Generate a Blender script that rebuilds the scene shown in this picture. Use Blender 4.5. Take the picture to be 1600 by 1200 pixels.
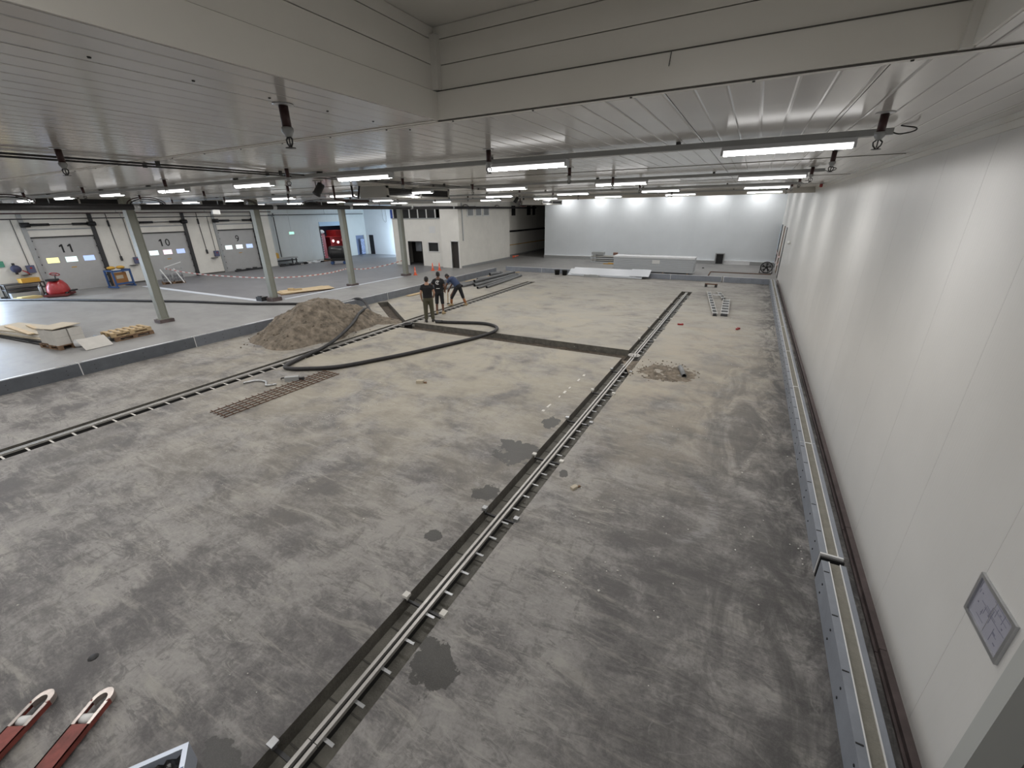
import bpy, bmesh, math, random
from mathutils import Vector, Matrix, noise as mnoise
random.seed(7)
PI = math.pi
SC = bpy.context.scene
COL = SC.collection
for _o in list(bpy.data.objects):
    bpy.data.objects.remove(_o)

# ------------------------------------------------------------------ camera
cam_data = bpy.data.cameras.new('camera')
cam_data.sensor_fit = 'HORIZONTAL'
cam_data.sensor_width = 36.0
cam_data.lens = 662.374 / 1600.0 * 36.0
cam_data.clip_start = 0.05
cam_data.clip_end = 300
cam = bpy.data.objects.new('camera', cam_data)
COL.objects.link(cam)
_R = Matrix(((0.88210444, 0.47083152, -0.01447154),
             (0.16522384, -0.33802507, -0.92652045),
             (-0.44112678, 0.81489676, -0.375966)))
_M = Matrix((_R[0], -_R[1], -_R[2])).transposed().to_4x4()
_M.translation = Vector((0, 0, 4.0))
cam.matrix_world = _M
SC.camera = cam

# ------------------------------------------------------------------ world, daylight, exposure
world = bpy.data.worlds.new('sky')
SC.world = world
world.use_nodes = True
_bg = world.node_tree.nodes['Background']
_bg.inputs[0].default_value = (0.62, 0.78, 1.0, 1)
_bg.inputs[1].default_value = 6.0
SC.view_settings.view_transform = 'Standard'
SC.view_settings.look = 'None'
SC.view_settings.gamma = 1.0
SC.view_settings.use_curve_mapping = False
SC.view_settings.exposure = 0.18
LAMP = 143.0          # radiance of the LED diffusers
SC.cycles.use_denoising = True
SC.cycles.max_bounces = 6
SC.cycles.diffuse_bounces = 3
SC.cycles.use_adaptive_sampling = True
SC.cycles.adaptive_threshold = 0.02
SC.cycles.glossy_bounces = 3
SC.cycles.caustics_reflective = False
SC.cycles.caustics_refractive = False
SC.cycles.sample_clamp_indirect = 6.0


def daylight(name, loc, rot, sx, sy, watts, color):
    """daylight coming in through an open gate of the building"""
    l = bpy.data.lights.new(name, 'AREA')
    l.shape = 'RECTANGLE'
    l.size, l.size_y = sx, sy
    l.energy = watts
    l.color = color
    o = bpy.data.objects.new(name, l)
    COL.objects.link(o)
    o.location = loc
    o.rotation_euler = rot
    return o


# open dock gate beyond the left edge of the picture and an unseen gate placed behind the office to brighten the end wall
daylight('dock_gate_daylight', (-35.45, 5.6, 1.55), (0, -PI / 2, 0), 2.9, 2.7, 330, (0.66, 0.80, 1.0))
daylight('unseen_gate_daylight', (-30.35, 33.9, 1.75), (0, PI / 2, -0.85), 3.0, 1.3, 260, (0.64, 0.82, 1.0))


# ------------------------------------------------------------------ helpers
def smooth_frames(pts):
    pts = [Vector(p) for p in pts]
    n = len(pts)
    tang = []
    for i in range(n):
        a = pts[max(i - 1, 0)]
        b = pts[min(i + 1, n - 1)]
        t = (b - a)
        tang.append(t.normalized() if t.length > 1e-9 else Vector((0, 0, 1)))
    ref = Vector((0, 0, 1)) if abs(tang[0].z) < 0.9 else Vector((0, 1, 0))
    u = tang[0].cross(ref).normalized()
    out = []
    for i in range(n):
        t = tang[i]
        u = (u - t * u.dot(t))
        u = u.normalized() if u.length > 1e-6 else t.orthogonal().normalized()
        out.append((pts[i], t, u, t.cross(u)))
    return out


class MB:
    """collects shapes that become one mesh"""

    def __init__(s):
        s.v, s.f, s.m, s.sm = [], [], [], []

    def add(s, vs, fs, m=0, smooth=False):
        k = len(s.v)
        s.v += [tuple(v) for v in vs]
        for f in fs:
            s.f.append(tuple(k + i for i in f))
            s.m.append(m)
            s.sm.append(smooth)
        return s

    def box(s, x0, y0, z0, x1, y1, z1, m=0):
        vs = [(x, y, z) for z in (z0, z1) for y in (y0, y1) for x in (x0, x1)]
        return s.add(vs, [(0, 2, 3, 1), (4, 5, 7, 6), (0, 1, 5, 4), (2, 6, 7, 3), (0, 4, 6, 2), (1, 3, 7, 5)], m)

    def obox(s, c, size, rz=0.0, rx=0.0, ry=0.0, m=0):
        M = Matrix.Translation(c) @ Matrix.Rotation(rz, 4, 'Z') @ Matrix.Rotation(ry, 4, 'Y') @ Matrix.Rotation(rx, 4, 'X')
        h = [q / 2 for q in size]
        vs = [M @ Vector((x * h[0], y * h[1], z * h[2])) for z in (-1, 1) for y in (-1, 1) for x in (-1, 1)]
        return s.add(vs, [(0, 2, 3, 1), (4, 5, 7, 6), (0, 1, 5, 4), (2, 6, 7, 3), (0, 4, 6, 2), (1, 3, 7, 5)], m)

    def bar(s, p0, p1, w, h, m=0):
        """square bar between two points, w sideways, h upwards"""
        p0, p1 = Vector(p0), Vector(p1)
        t = (p1 - p0).normalized()
        ref = Vector((0, 0, 1)) if abs(t.z) < 0.95 else Vector((0, 1, 0))
        u = t.cross(ref).normalized()
        w2 = u.cross(t)
        vs = []
        for p in (p0, p1):
            for a, b in ((-1, -1), (1, -1), (1, 1), (-1, 1)):
                vs.append(p + u * (a * w / 2) + w2 * (b * h / 2))
        return s.add(vs, [(0, 1, 2, 3), (7, 6, 5, 4), (0, 4, 5, 1), (1, 5, 6, 2), (2, 6, 7, 3), (3, 7, 4, 0)], m)

    def tube(s, pts, r, n=8, m=0, cap=True, smooth=True, sx=1.0):
        fr = smooth_frames(pts)
        k = len(fr)
        rr = r if isinstance(r, (list, tuple)) else [r] * k
        vs, fs = [], []
        for i, (p, t, u, w) in enumerate(fr):
            for j in range(n):
                a = 2 * PI * j / n
                vs.append(p + u * (math.cos(a) * rr[i] * sx) + w * (math.sin(a) * rr[i]))
        for i in range(k - 1):
            for j in range(n):
                a, b = i * n + j, i * n + (j + 1) % n
                fs.append((a, a + n, b + n, b))
        s.add(vs, fs, m, smooth)
        if cap:
            base = len(s.v) - n * k
            s.f += [tuple(base + j for j in range(n)), tuple(base + (k - 1) * n + j for j in reversed(range(n)))]
            s.m += [m, m]
            s.sm += [False, False]
        return s

    def pipe(s, p0, p1, ro, ri, n=16, m=0, m_in=None):
        """a hollow pipe with open ends"""
        p0, p1 = Vector(p0), Vector(p1)
        fr = smooth_frames([p0, p1])
        vs, fs = [], []
        for (p, t, u, w) in fr:
            for r in (ro, ri):
                for j in range(n):
                    a = 2 * PI * j / n
                    vs.append(p + u * math.cos(a) * r + w * math.sin(a) * r)
        O0, I0, O1, I1 = 0, n, 2 * n, 3 * n
        outer, inner, ends = [], [], []
        for j in range(n):
            q = (j + 1) % n
            outer.append((O0 + j, O1 + j, O1 + q, O0 + q))
            inner.append((I0 + q, I1 + q, I1 + j, I0 + j))
            ends.append((O0 + q, I0 + q, I0 + j, O0 + j))
            ends.append((O1 + j, I1 + j, I1 + q, O1 + q))
        k = len(s.v)
        s.v += [tuple(v) for v in vs]
        for L, mm, sm in ((outer, m, True), (inner, m if m_in is None else m_in, True), (ends, m, False)):
            for f in L:
                s.f.append(tuple(k + i for i in f)); s.m.append(mm); s.sm.append(sm)
        return s

    def lathe(s, prof, n=16, c=(0, 0, 0), m=0, smooth=True, cap=True):
        vs, fs = [], []
        for r, z in prof:
            for j in range(n):
                a = 2 * PI * j / n
                vs.append((c[0] + r * math.cos(a), c[1] + r * math.sin(a), c[2] + z))
        k = len(prof)
        for i in range(k - 1):
            for j in range(n):
                q = (j + 1) % n
                fs.append((i * n + j, i * n + q, (i + 1) * n + q, (i + 1) * n + j))
        s.add(vs, fs, m, smooth)
        if cap:
            base = len(s.v) - n * k
            s.f += [tuple(base + j for j in reversed(range(n))), tuple(base + (k - 1) * n + j for j in range(n))]
            s.m += [m, m]; s.sm += [False, False]
        return s

    def prism(s, poly, z0, z1, m=0):
        n = len(poly)
        vs = [(x, y, z0) for x, y in poly] + [(x, y, z1) for x, y in poly]
        fs = [tuple(reversed(range(n))), tuple(range(n, 2 * n))]
        fs += [(i, (i + 1) % n, n + (i + 1) % n, n + i) for i in range(n)]
        return s.add(vs, fs, m)

    def sweep(s, poly, a, b, m=0):
        """extrude a closed profile poly=[(side,up)] from point a to b (horizontal run)"""
        a, b = Vector(a), Vector(b)
        t = (b - a).normalized()
        u = Vector((t.y, -t.x, 0)).normalized()
        n = len(poly)
        vs = [a + u * p + Vector((0, 0, q)) for p, q in poly] + [b + u * p + Vector((0, 0, q)) for p, q in poly]
        fs = [tuple(range(n)), tuple(reversed(range(n, 2 * n)))]
        fs += [(i, n + i, n + (i + 1) % n, (i + 1) % n) for i in range(n)]
        return s.add(vs, fs, m)

    def mesh(s, name, mats):
        me = bpy.data.meshes.new(name)
        me.from_pydata(s.v, [], s.f)
        for mm in (mats if isinstance(mats, (list, tuple)) else [mats]):
            me.materials.append(mm)
        me.polygons.foreach_set('material_index', s.m)
        me.polygons.foreach_set('use_smooth', s.sm)
        bm = bmesh.new(); bm.from_mesh(me)
        bmesh.ops.recalc_face_normals(bm, faces=bm.faces)
        bm.to_mesh(me); bm.free()
        me.update()
        return me

    def build(s, name, mats, parent=None, loc=(0, 0, 0), rz=0.0):
        return link(name, s.mesh(name, mats), parent, loc, rz)


def link(name, me, parent=None, loc=(0, 0, 0), rz=0.0):
    o = bpy.data.objects.new(name, me)
    COL.objects.link(o)
    o.parent = parent
    o.location = loc
    o.rotation_euler = (0, 0, rz)
    return o


def tag(o, label=None, cat=None, group=None, kind=None):
    if label: o['label'] = label
    if cat: o['category'] = cat
    if group: o['group'] = group
    if kind: o['kind'] = kind
    return o


def thing(name, label, cat, loc=(0, 0, 0), rz=0.0, group=None, kind=None):
    o = bpy.data.objects.new(name, None)
    o.empty_display_size = 0.2
    COL.objects.link(o)
    o.location = loc
    o.rotation_euler = (0, 0, rz)
    return tag(o, label, cat, group, kind)


def dup(root, loc, rz=0.0, label=None):
    """copy of a thing with copies of its parts and sub-parts"""
    r = root.copy(); COL.objects.link(r)
    r.location = loc; r.rotation_euler = (0, 0, rz)
    if label: r['label'] = label
    for ch in root.children:
        c = ch.copy(); COL.objects.link(c); c.parent = r
        for g in ch.children:
            d = g.copy(); COL.objects.link(d); d.parent = c
    return r


ORD = ['first', 'second', 'third', 'fourth', 'fifth', 'sixth', 'seventh', 'eighth', 'ninth', 'tenth', 'eleventh', 'twelfth', 'thirteenth']


# ------------------------------------------------------------------ materials
def newmat(name):
    m = bpy.data.materials.new(name)
    m.use_nodes = True
    return m, m.node_tree.nodes, m.node_tree.links, m.node_tree.nodes['Principled BSDF']


def mat(name, col, rough=0.5, metal=0.0, var=0.0, scale=4.0, bump=0.0, bscale=30.0, spec=0.5, stretch=(1, 1, 1)):
    m, N, L, B = newmat(name)
    B.inputs['Base Color'].default_value = (*col, 1)
    B.inputs['Roughness'].default_value = rough
    B.inputs['Metallic'].default_value = metal
    B.inputs['Specular IOR Level'].default_value = spec
    if var or bump:
        tc = N.new('ShaderNodeTexCoord')
        mp = N.new('ShaderNodeMapping')
        mp.inputs['Scale'].default_value = stretch
        L.new(tc.outputs['Object'], mp.inputs['Vector'])
    if var:
        nz = N.new('ShaderNodeTexNoise')
        nz.inputs['Scale'].default_value = scale
        nz.inputs['Detail'].default_value = 6
        nz.inputs['Roughness'].default_value = 0.65
        L.new(mp.outputs[0], nz.inputs['Vector'])
        cr = N.new('ShaderNodeValToRGB')
        cr.color_ramp.elements[0].position = 0.3
        cr.color_ramp.elements[1].position = 0.7
        cr.color_ramp.elements[0].color = tuple(max(0, c * (1 - var)) for c in col) + (1,)
        cr.color_ramp.elements[1].color = tuple(min(1, c * (1 + var)) for c in col) + (1,)
        L.new(nz.outputs['Fac'], cr.inputs['Fac'])
        L.new(cr.outputs['Color'], B.inputs['Base Color'])
    if bump:
        nb = N.new('ShaderNodeTexNoise')
        nb.inputs['Scale'].default_value = bscale
        nb.inputs['Detail'].default_value = 4
        L.new(mp.outputs[0], nb.inputs['Vector'])
        bp = N.new('ShaderNodeBump')
        bp.inputs['Strength'].default_value = bump
        bp.inputs['Distance'].default_value = 0.02
        L.new(nb.outputs['Fac'], bp.inputs['Height'])
        L.new(bp.outputs['Normal'], B.inputs['Normal'])
    return m


def emit(name, col, strength):
    m, N, L, B = newmat(name)
    N.remove(B)
    e = N.new('ShaderNodeEmission')
    e.inputs[0].default_value = (*col, 1)
    e.inputs[1].default_value = strength
    L.new(e.outputs[0], N['Material Output'].inputs[0])
    if strength < 3: m.cycles.emission_sampling = 'NONE'
    return m


def ribbed(name, col, rough, axis, pitch, depth=0.25, var=0.04, groove=0.06, spec=0.5):
    """coated sheet-metal sandwich panel: faint micro-ribs across one axis"""
    m, N, L, B = newmat(name)
    B.inputs['Roughness'].default_value = rough
    B.inputs['Specular IOR Level'].default_value = spec
    tc = N.new('ShaderNodeTexCoord')
    geo = N.new('ShaderNodeNewGeometry')
    sp = N.new('ShaderNodeSeparateXYZ')
    L.new(geo.outputs['Position'], sp.inputs[0])

    def math_(op, a, b=None, c=None):
        n = N.new('ShaderNodeMath'); n.operation = op
        for i, q in enumerate((a, b, c)):
            if q is None: continue
            if isinstance(q, (int, float)): n.inputs[i].default_value = q
            else: L.new(q, n.inputs[i])
        return n.outputs[0]
    f = math_('FRACT', math_('DIVIDE', sp.outputs[axis], pitch))
    d = math_('ABSOLUTE', math_('SUBTRACT', f, 0.5))
    g = math_('SMOOTH_MIN', math_('DIVIDE', d, groove), 1.0, 0.3)
    wav = N.new('ShaderNodeTexNoise')
    wav.inputs['Scale'].default_value = 0.9
    wav.inputs['Detail'].default_value = 2
    L.new(geo.outputs['Position'], wav.inputs['Vector'])
    h = math_('ADD', g, math_('MULTIPLY', wav.outputs['Fac'], 0.45))
    bp = N.new('ShaderNodeBump')
    bp.inputs['Strength'].default_value = depth
    bp.inputs['Distance'].default_value = 0.004
    L.new(h, bp.inputs['Height'])
    L.new(bp.outputs['Normal'], B.inputs['Normal'])
    nz = N.new('ShaderNodeTexNoise')
    nz.inputs['Scale'].default_value = 1.3
    nz.inputs['Detail'].default_value = 7
    L.new(geo.outputs['Position'], nz.inputs['Vector'])
    cr = N.new('ShaderNodeValToRGB')
    cr.color_ramp.elements[0].position = 0.3
    cr.color_ramp.elements[1].position = 0.72
    cr.color_ramp.elements[0].color = tuple(c * (1 - var) for c in col) + (1,)
    cr.color_ramp.elements[1].color = tuple(min(1, c * (1 + var)) for c in col) + (1,)
    L.new(nz.outputs['Fac'], cr.inputs['Fac'])
    L.new(cr.outputs['Color'], B.inputs['Base Color'])
    return m


def floor_material():
    m, N, L, B = newmat('worn_concrete_floor')
    geo = N.new('ShaderNodeNewGeometry')
    pos = geo.outputs['Position']
    sp = N.new('ShaderNodeSeparateXYZ'); L.new(pos, sp.inputs[0])
    X, Y = sp.outputs[0], sp.outputs[1]

    def M_(op, a, b=None, c=None, clamp=False):
        n = N.new('ShaderNodeMath'); n.operation = op; n.use_clamp = clamp
        for i, q in enumerate((a, b, c)):
            if q is None: continue
            if isinstance(q, (int, float)): n.inputs[i].default_value = q
            else: L.new(q, n.inputs[i])
        return n.outputs[0]

    def step(x, lo, hi):
        n = N.new('ShaderNodeMapRange'); n.interpolation_type = 'SMOOTHSTEP'
        L.new(x, n.inputs['Value'])
        n.inputs['From Min'].default_value = lo
        n.inputs['From Max'].default_value = hi
        return n.outputs[0]

    def noise(scale, detail=6, rough=0.6, st=(1, 1, 1), rot=0.0, dist=0.0, off=(0, 0, 0)):
        mp = N.new('ShaderNodeMapping')
        mp.inputs['Scale'].default_value = st
        mp.inputs['Rotation'].default_value = (0, 0, rot)
        mp.inputs['Location'].default_value = off
        L.new(pos, mp.inputs['Vector'])
        n = N.new('ShaderNodeTexNoise')
        n.inputs['Scale'].default_value = scale
        n.inputs['Detail'].default_value = min(detail, 5)
        n.inputs['Roughness'].default_value = rough
        n.inputs['Distortion'].default_value = dist
        L.new(mp.outputs[0], n.inputs['Vector'])
        return n.outputs['Fac']

    def mix(f, a, b):
        n = N.new('ShaderNodeMix'); n.data_type = 'RGBA'
        if isinstance(f, (int, float)): n.inputs[0].default_value = f
        else: L.new(f, n.inputs[0])
        for i, q in ((6, a), (7, b)):
            if isinstance(q, tuple): n.inputs[i].default_value = (*q, 1)
            else: L.new(q, n.inputs[i])
        return n.outputs[2]

    def region(cx, cy, rx, ry, soft=0.5):
        a = M_('DIVIDE', M_('SUBTRACT', X, cx), rx)
        b = M_('DIVIDE', M_('SUBTRACT', Y, cy), ry)
        r = M_('SQRT', M_('ADD', M_('MULTIPLY', a, a), M_('MULTIPLY', b, b)))
        return M_('SUBTRACT', 1.0, step(r, 1 - soft, 1 + soft))

    big = noise(0.55, 7, 0.62, (1, 0.75, 1), 0.5, 0.4)
    mid = noise(1.7, 9, 0.66, (0.7, 1.25, 1), -0.35, 0.5)
    streak = noise(2.2, 8, 0.7, (0.45, 2.4, 1), 0.55, 0.8, (3, 1, 0))
    fine = noise(26, 6, 0.7)
    grit = noise(90, 3, 0.7)
    # in the pit: grey concrete with paler scuffs
    v = M_('ADD', M_('MULTIPLY', big, 0.55), M_('ADD', M_('MULTIPLY', mid, 0.60), M_('MULTIPLY', fine, 0.24)))
    c = mix(step(v, 0.57, 0.84), (0.108, 0.102, 0.102), (0.315, 0.302, 0.288))
    c = mix(M_('MULTIPLY', step(streak, 0.52, 0.68), 0.6), c, (0.37, 0.355, 0.318))
    c = mix(M_('MULTIPLY', step(noise(3.1, 8, 0.7, (1.6, .7, 1), .2, .6, (7, 3, 0)), 0.53, 0.66), 0.55), c, (0.11, 0.105, 0.102))
    scuff = noise(6.5, 10, 0.78, (0.45, 1.7, 1), 0.6, 1.2, (8, 2, 0))
    c = mix(M_('MULTIPLY', M_('MULTIPLY', step(scuff, 0.50, 0.62), step(big, 0.36, 0.6)), 0.55), c, (0.375, 0.362, 0.335))
    c = mix(M_('MULTIPLY', step(noise(4.2, 10, 0.78, (0.5, 1.5, 1), 0.45, 1.4, (1, 12, 0)), 0.54, 0.64), 0.55), c, (0.102, 0.098, 0.098))
    # ochre building dust around the excavation
    dust = M_('MULTIPLY', region(-8.5, 14.5, 8.5, 9.5, 0.55), step(noise(0.8, 8, 0.65, (1, 1, 1), 0.9, .5, (2, 9, 0)), 0.30, 0.62))
    c = mix(M_('MULTIPLY', dust, 0.85), c, (0.455, 0.408, 0.312))
    dust2 = M_('MULTIPLY', region(-0.9, 12.6, 1.9, 5.2, 0.6), step(noise(1.4, 8, 0.65, (1, 1, 1), 0.2, .4, (4, 2, 0)), 0.36, 0.62))
    c = mix(M_('MULTIPLY', dust2, 0.75), c, (0.42, 0.362, 0.28))
    wide = M_('MULTIPLY', region(-6.5, 20, 9.5, 10, 0.6), M_('ADD', 0.22, M_('MULTIPLY', step(noise(0.9, 8, 0.68, (0.7, 1.5, 1), 0.3, .8, (13, 7, 0)), 0.36, 0.62), 0.55)))
    c = mix(wide, c, (0.375, 0.358, 0.318))
    # oily, trodden strip along the right kerb
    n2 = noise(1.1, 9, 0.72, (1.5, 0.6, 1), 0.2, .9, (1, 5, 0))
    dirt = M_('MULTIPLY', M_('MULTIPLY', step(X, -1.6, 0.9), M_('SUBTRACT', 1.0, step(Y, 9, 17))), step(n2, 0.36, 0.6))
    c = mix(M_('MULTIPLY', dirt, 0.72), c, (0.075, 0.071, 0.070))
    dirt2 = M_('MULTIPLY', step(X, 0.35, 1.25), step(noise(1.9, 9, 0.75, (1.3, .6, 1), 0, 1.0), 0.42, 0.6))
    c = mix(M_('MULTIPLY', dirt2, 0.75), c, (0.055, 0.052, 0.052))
    # pale tyre scuffs
    sc = noise(0.9, 4, 0.5, (1, 1, 1), 0, 2.2, (11, 4, 0))
    band = M_('SUBTRACT', 1.0, step(M_('ABSOLUTE', M_('SUBTRACT', sc, 0.5)), 0.0, 0.018))
    c = mix(M_('MULTIPLY', M_('MULTIPLY', band, step(mid, .45, .6)), 0.35), c, (0.34, 0.33, 0.315))
    # saw overcuts beside the far half of the trench, and a pale tyre arc
    cuts = M_('MULTIPLY', M_('MULTIPLY', M_('MULTIPLY', step(X, -4.6, -3.4), M_('SUBTRACT', 1.0, step(X, -2.75, -2.7))), step(Y, 12.8, 14.5)), step(noise(2.4, 4, 0.6, (0.45, 5.5, 1), 0.0, 0.6, (6, 6, 0)), 0.54, 0.62))
    c = mix(M_('MULTIPLY', cuts, 0.6), c, (0.13, 0.125, 0.12))
    ra = M_('SQRT', M_('ADD', M_('POWER', M_('SUBTRACT', X, -0.42), 2.0), M_('POWER', M_('MULTIPLY', M_('SUBTRACT', Y, 5.55), 0.8), 2.0)))
    arc = M_('MULTIPLY', M_('SUBTRACT', 1.0, step(M_('ABSOLUTE', M_('SUBTRACT', ra, 0.60)), 0.02, 0.11)), M_('MULTIPLY', step(X, -0.5, 0.0), step(scuff, 0.40, 0.56)))
    c = mix(M_('MULTIPLY', arc, 0.6), c, (0.30, 0.295, 0.29))
    # wet splashes beside the channel
    wn = noise(3.4, 6, 0.62, (1, 1, 1), 0, 0.2, (5, 5, 0))
    wet = None
    for cx, cy, rx, ry in ((-3.05, 5.85, 0.36, 0.40), (-2.95, 4.55, 0.20, 0.20), (-2.0, 2.02, 0.27, 0.22), (-3.00, 7.2, 0.16, 0.26),
                           (-2.95, 0.63, 0.26, 0.12), (-3.1, 3.45, 0.11, 0.10), (-2.1, 5.6, 0.08, 0.12), (-3.4, 6.1, 0.14, 0.10)):
        a = M_('DIVIDE', M_('SUBTRACT', X, cx), rx)
        b = M_('DIVIDE', M_('SUBTRACT', Y, cy), ry)
        r = M_('SQRT', M_('ADD', M_('MULTIPLY', a, a), M_('MULTIPLY', b, b)))
        w = M_('SUBTRACT', 1.0, step(M_('ADD', r, M_('MULTIPLY', M_('SUBTRACT', wn, 0.5), 3.0)), 0.9, 1.02))
        wet = w if wet is None else M_('MAXIMUM', wet, w)
    c = mix(M_('MULTIPLY', wet, 0.92), c, (0.058, 0.056, 0.052))
    # smoother old hall floor outside the kerb, darker coating in the far bay
    outer = M_('SUBTRACT', 1.0, step(X, -15.95, -15.8))
    far = step(Y, 28.3, 28.4)
    o = mix(step(v, 0.45, 0.85), (0.20, 0.198, 0.196), (0.295, 0.292, 0.284))
    c = mix(M_('MAXIMUM', outer, M_('MULTIPLY', far, step(X, -40, -39))), c, o)
    coat = M_('MULTIPLY', M_('SUBTRACT', 1.0, step(X, -20.75, -20.7)), step(Y, 13.0, 13.05))
    coat = M_('MULTIPLY', coat, M_('SUBTRACT', 1.0, M_('MULTIPLY', step(X, -24.0, -23.9), step(Y, 40, 41))))
    k = mix(step(v, 0.42, 0.9), (0.135, 0.135, 0.145), (0.215, 0.215, 0.225))
    c = mix(coat, c, k)
    c = mix(M_('MULTIPLY', step(grit, 0.45, 0.75), 0.10), c, (0.45, 0.44, 0.41))
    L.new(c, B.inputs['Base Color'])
    r0 = M_('ADD', M_('MULTIPLY', v, 0.25), 0.48)
    r1 = M_('SUBTRACT', r0, M_('MULTIPLY', wet, 0.25))
    r1 = M_('SUBTRACT', r1, M_('MULTIPLY', outer, 0.16))
    L.new(r1, B.inputs['Roughness'])
    B.inputs['Specular IOR Level'].default_value = 0.4
    bp = N.new('ShaderNodeBump')
    bp.inputs['Strength'].default_value = 0.22
    bp.inputs['Distance'].default_value = 0.012
    L.new(M_('ADD', M_('MULTIPLY', fine, 0.7), M_('MULTIPLY', mid, 0.6)), bp.inputs['Height'])
    L.new(bp.outputs['Normal'], B.inputs['Normal'])
    return m


M = {}
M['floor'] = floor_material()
M['trench'] = mat('cut_concrete', (0.125, 0.117, 0.100), 0.75, 0, 0.35, 6, 0.5, 45)
M['trench_floor'] = mat('trench_screed', (0.19, 0.182, 0.158), 0.40, 0, 0.4, 3, 0.35, 60)
M['soil'] = mat('trench_soil', (0.092, 0.075, 0.058), 0.95, 0, 0.45, 9, 0.9, 40)
M['ceiling'] = ribbed('white_ceiling_panel', (0.66, 0.64, 0.615), 0.15, 0, 0.19, 0.95, 0.03)
M['upper'] = mat('upper_ceiling', (0.6, 0.6, 0.58), 0.4)
M['recess'] = mat('recess_panel', (0.80, 0.775, 0.715), 0.30, 0, 0.03, 1.2)
M['recess_trim'] = mat('recess_trim', (0.74, 0.72, 0.67), 0.3)
M['seam'] = mat('panel_joint_dark', (0.10, 0.095, 0.085), 0.7)
M['wall_r'] = ribbed('cream_wall_panel', (0.70, 0.69, 0.665), 0.33, 1, 0.10, 0.22, 0.03)
M['wall_far'] = ribbed('white_wall_panel', (0.74, 0.78, 0.81), 0.34, 0, 0.10, 0.05, 0.02)
M['wall_dock'] = mat('dock_wall_cream', (0.77, 0.75, 0.69), 0.5, 0, 0.06, 1.5)
M['wall_office'] = mat('office_wall_cream', (0.83, 0.81, 0.75), 0.55, 0, 0.05, 1.2)
M['wall_pale'] = mat('pale_panel_wall', (0.62, 0.65, 0.64), 0.4, 0, 0.04, 1.0)
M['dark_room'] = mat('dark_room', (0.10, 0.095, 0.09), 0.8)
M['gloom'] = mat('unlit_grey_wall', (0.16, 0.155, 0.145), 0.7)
M['black'] = mat('matt_black', (0.012, 0.012, 0.013), 0.55)
M['rubber'] = mat('black_rubber', (0.018, 0.017, 0.018), 0.5, 0, 0.3, 8)
M['dark_metal'] = mat('dark_metal', (0.06, 0.06, 0.062), 0.45, 0.6)
M['steel'] = mat('stainless_steel', (0.50, 0.485, 0.46), 0.42, 0.55, 0.12, 6)
M['galv'] = mat('galvanised_steel', (0.50, 0.51, 0.52), 0.38, 0.9, 0.12, 5)
M['grey_metal'] = mat('grey_painted_metal', (0.36, 0.37, 0.37), 0.4, 0.2, 0.05, 4)
M['column'] = mat('olive_grey_paint', (0.255, 0.262, 0.222), 0.45, 0, 0.08, 2)
M['kerb'] = mat('grey_kerb_shell', (0.235, 0.255, 0.29), 0.42, 0, 0.12, 3, 0.05, 60)
M['kerb_dark'] = mat('dark_kerb_shell', (0.105, 0.115, 0.13), 0.45, 0, 0.15, 3, 0.05, 60)
M['kerb_fill'] = mat('kerb_concrete_fill', (0.22, 0.21, 0.178), 0.85, 0, 0.14, 7, 0.4, 60)
M['kerb_edge'] = mat('kerb_white_edge', (0.72, 0.72, 0.72), 0.4)
M['brown'] = mat('dark_brown_sill', (0.105, 0.080, 0.078), 0.55, 0, 0.3, 6)
M['white'] = mat('white_paint', (0.78, 0.78, 0.76), 0.4)
M['lamp'] = emit('led_diffuser', (1.0, 0.982, 0.965), LAMP)            # underside of the opal diffuser
M['lamp_flank'] = emit('led_diffuser_flank', (1.0, 0.982, 0.965), 1.7)  # its faintly glowing sides
M['lamp_flank'].cycles.emission_sampling = 'NONE'
M['lamp_body'] = mat('lamp_body', (0.55, 0.56, 0.58), 0.35)
M['pipe_red'] = mat('sprinkler_red', (0.045, 0.016, 0.016), 0.45)
M['red'] = mat('red_paint', (0.34, 0.028, 0.030), 0.35, 0, 0.15, 5)
M['blue'] = mat('blue_paint', (0.035, 0.085, 0.22), 0.45)
M['yellow'] = mat('yellow_paint', (0.58, 0.33, 0.05), 0.5)
M['orange'] = mat('cone_orange', (0.82, 0.13, 0.05), 0.5)
M['door_sheet'] = mat('sectional_door_sheet', (0.46, 0.46, 0.455), 0.42, 0.1, 0.04, 2)
M['wood'] = mat('pallet_wood', (0.50, 0.37, 0.21), 0.75, 0, 0.25, 5, 0.2, 40, stretch=(1, 6, 6))
M['wood_dark'] = mat('old_wood', (0.20, 0.125, 0.075), 0.8, 0, 0.3, 6)
M['ply'] = mat('plywood', (0.56, 0.43, 0.26), 0.7, 0, 0.12, 3)
M['card'] = mat('cardboard', (0.50, 0.44, 0.34), 0.85, 0, 0.06, 3)
M['card_pale'] = mat('pale_carton', (0.56, 0.54, 0.50), 0.8, 0, 0.08, 3)
M['sand'] = mat('excavated_sand', (0.185, 0.155, 0.12), 0.95, 0, 0.6, 4.5, 1.0, 18)
M['pvc'] = mat('grey_pvc_pipe', (0.17, 0.175, 0.18), 0.4)
M['pvc_in'] = mat('pipe_inside', (0.02, 0.02, 0.02), 0.8)
M['rust'] = mat('rusty_bar', (0.15, 0.085, 0.055), 0.85, 0.2, 0.35, 20)
M['panel_white'] = mat('white_sandwich_panel', (0.60, 0.625, 0.66), 0.4)
M['panel_core'] = mat('panel_edge_grey', (0.50, 0.52, 0.53), 0.5)
M['foil'] = mat('white_foil', (0.8, 0.81, 0.82), 0.25)
M['skin'] = mat('skin', (0.42, 0.24, 0.16), 0.5)
M['skin_dark'] = mat('skin_brown', (0.15, 0.075, 0.048), 0.5)
M['hair'] = mat('dark_hair', (0.010, 0.008, 0.008), 0.6)
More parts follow.
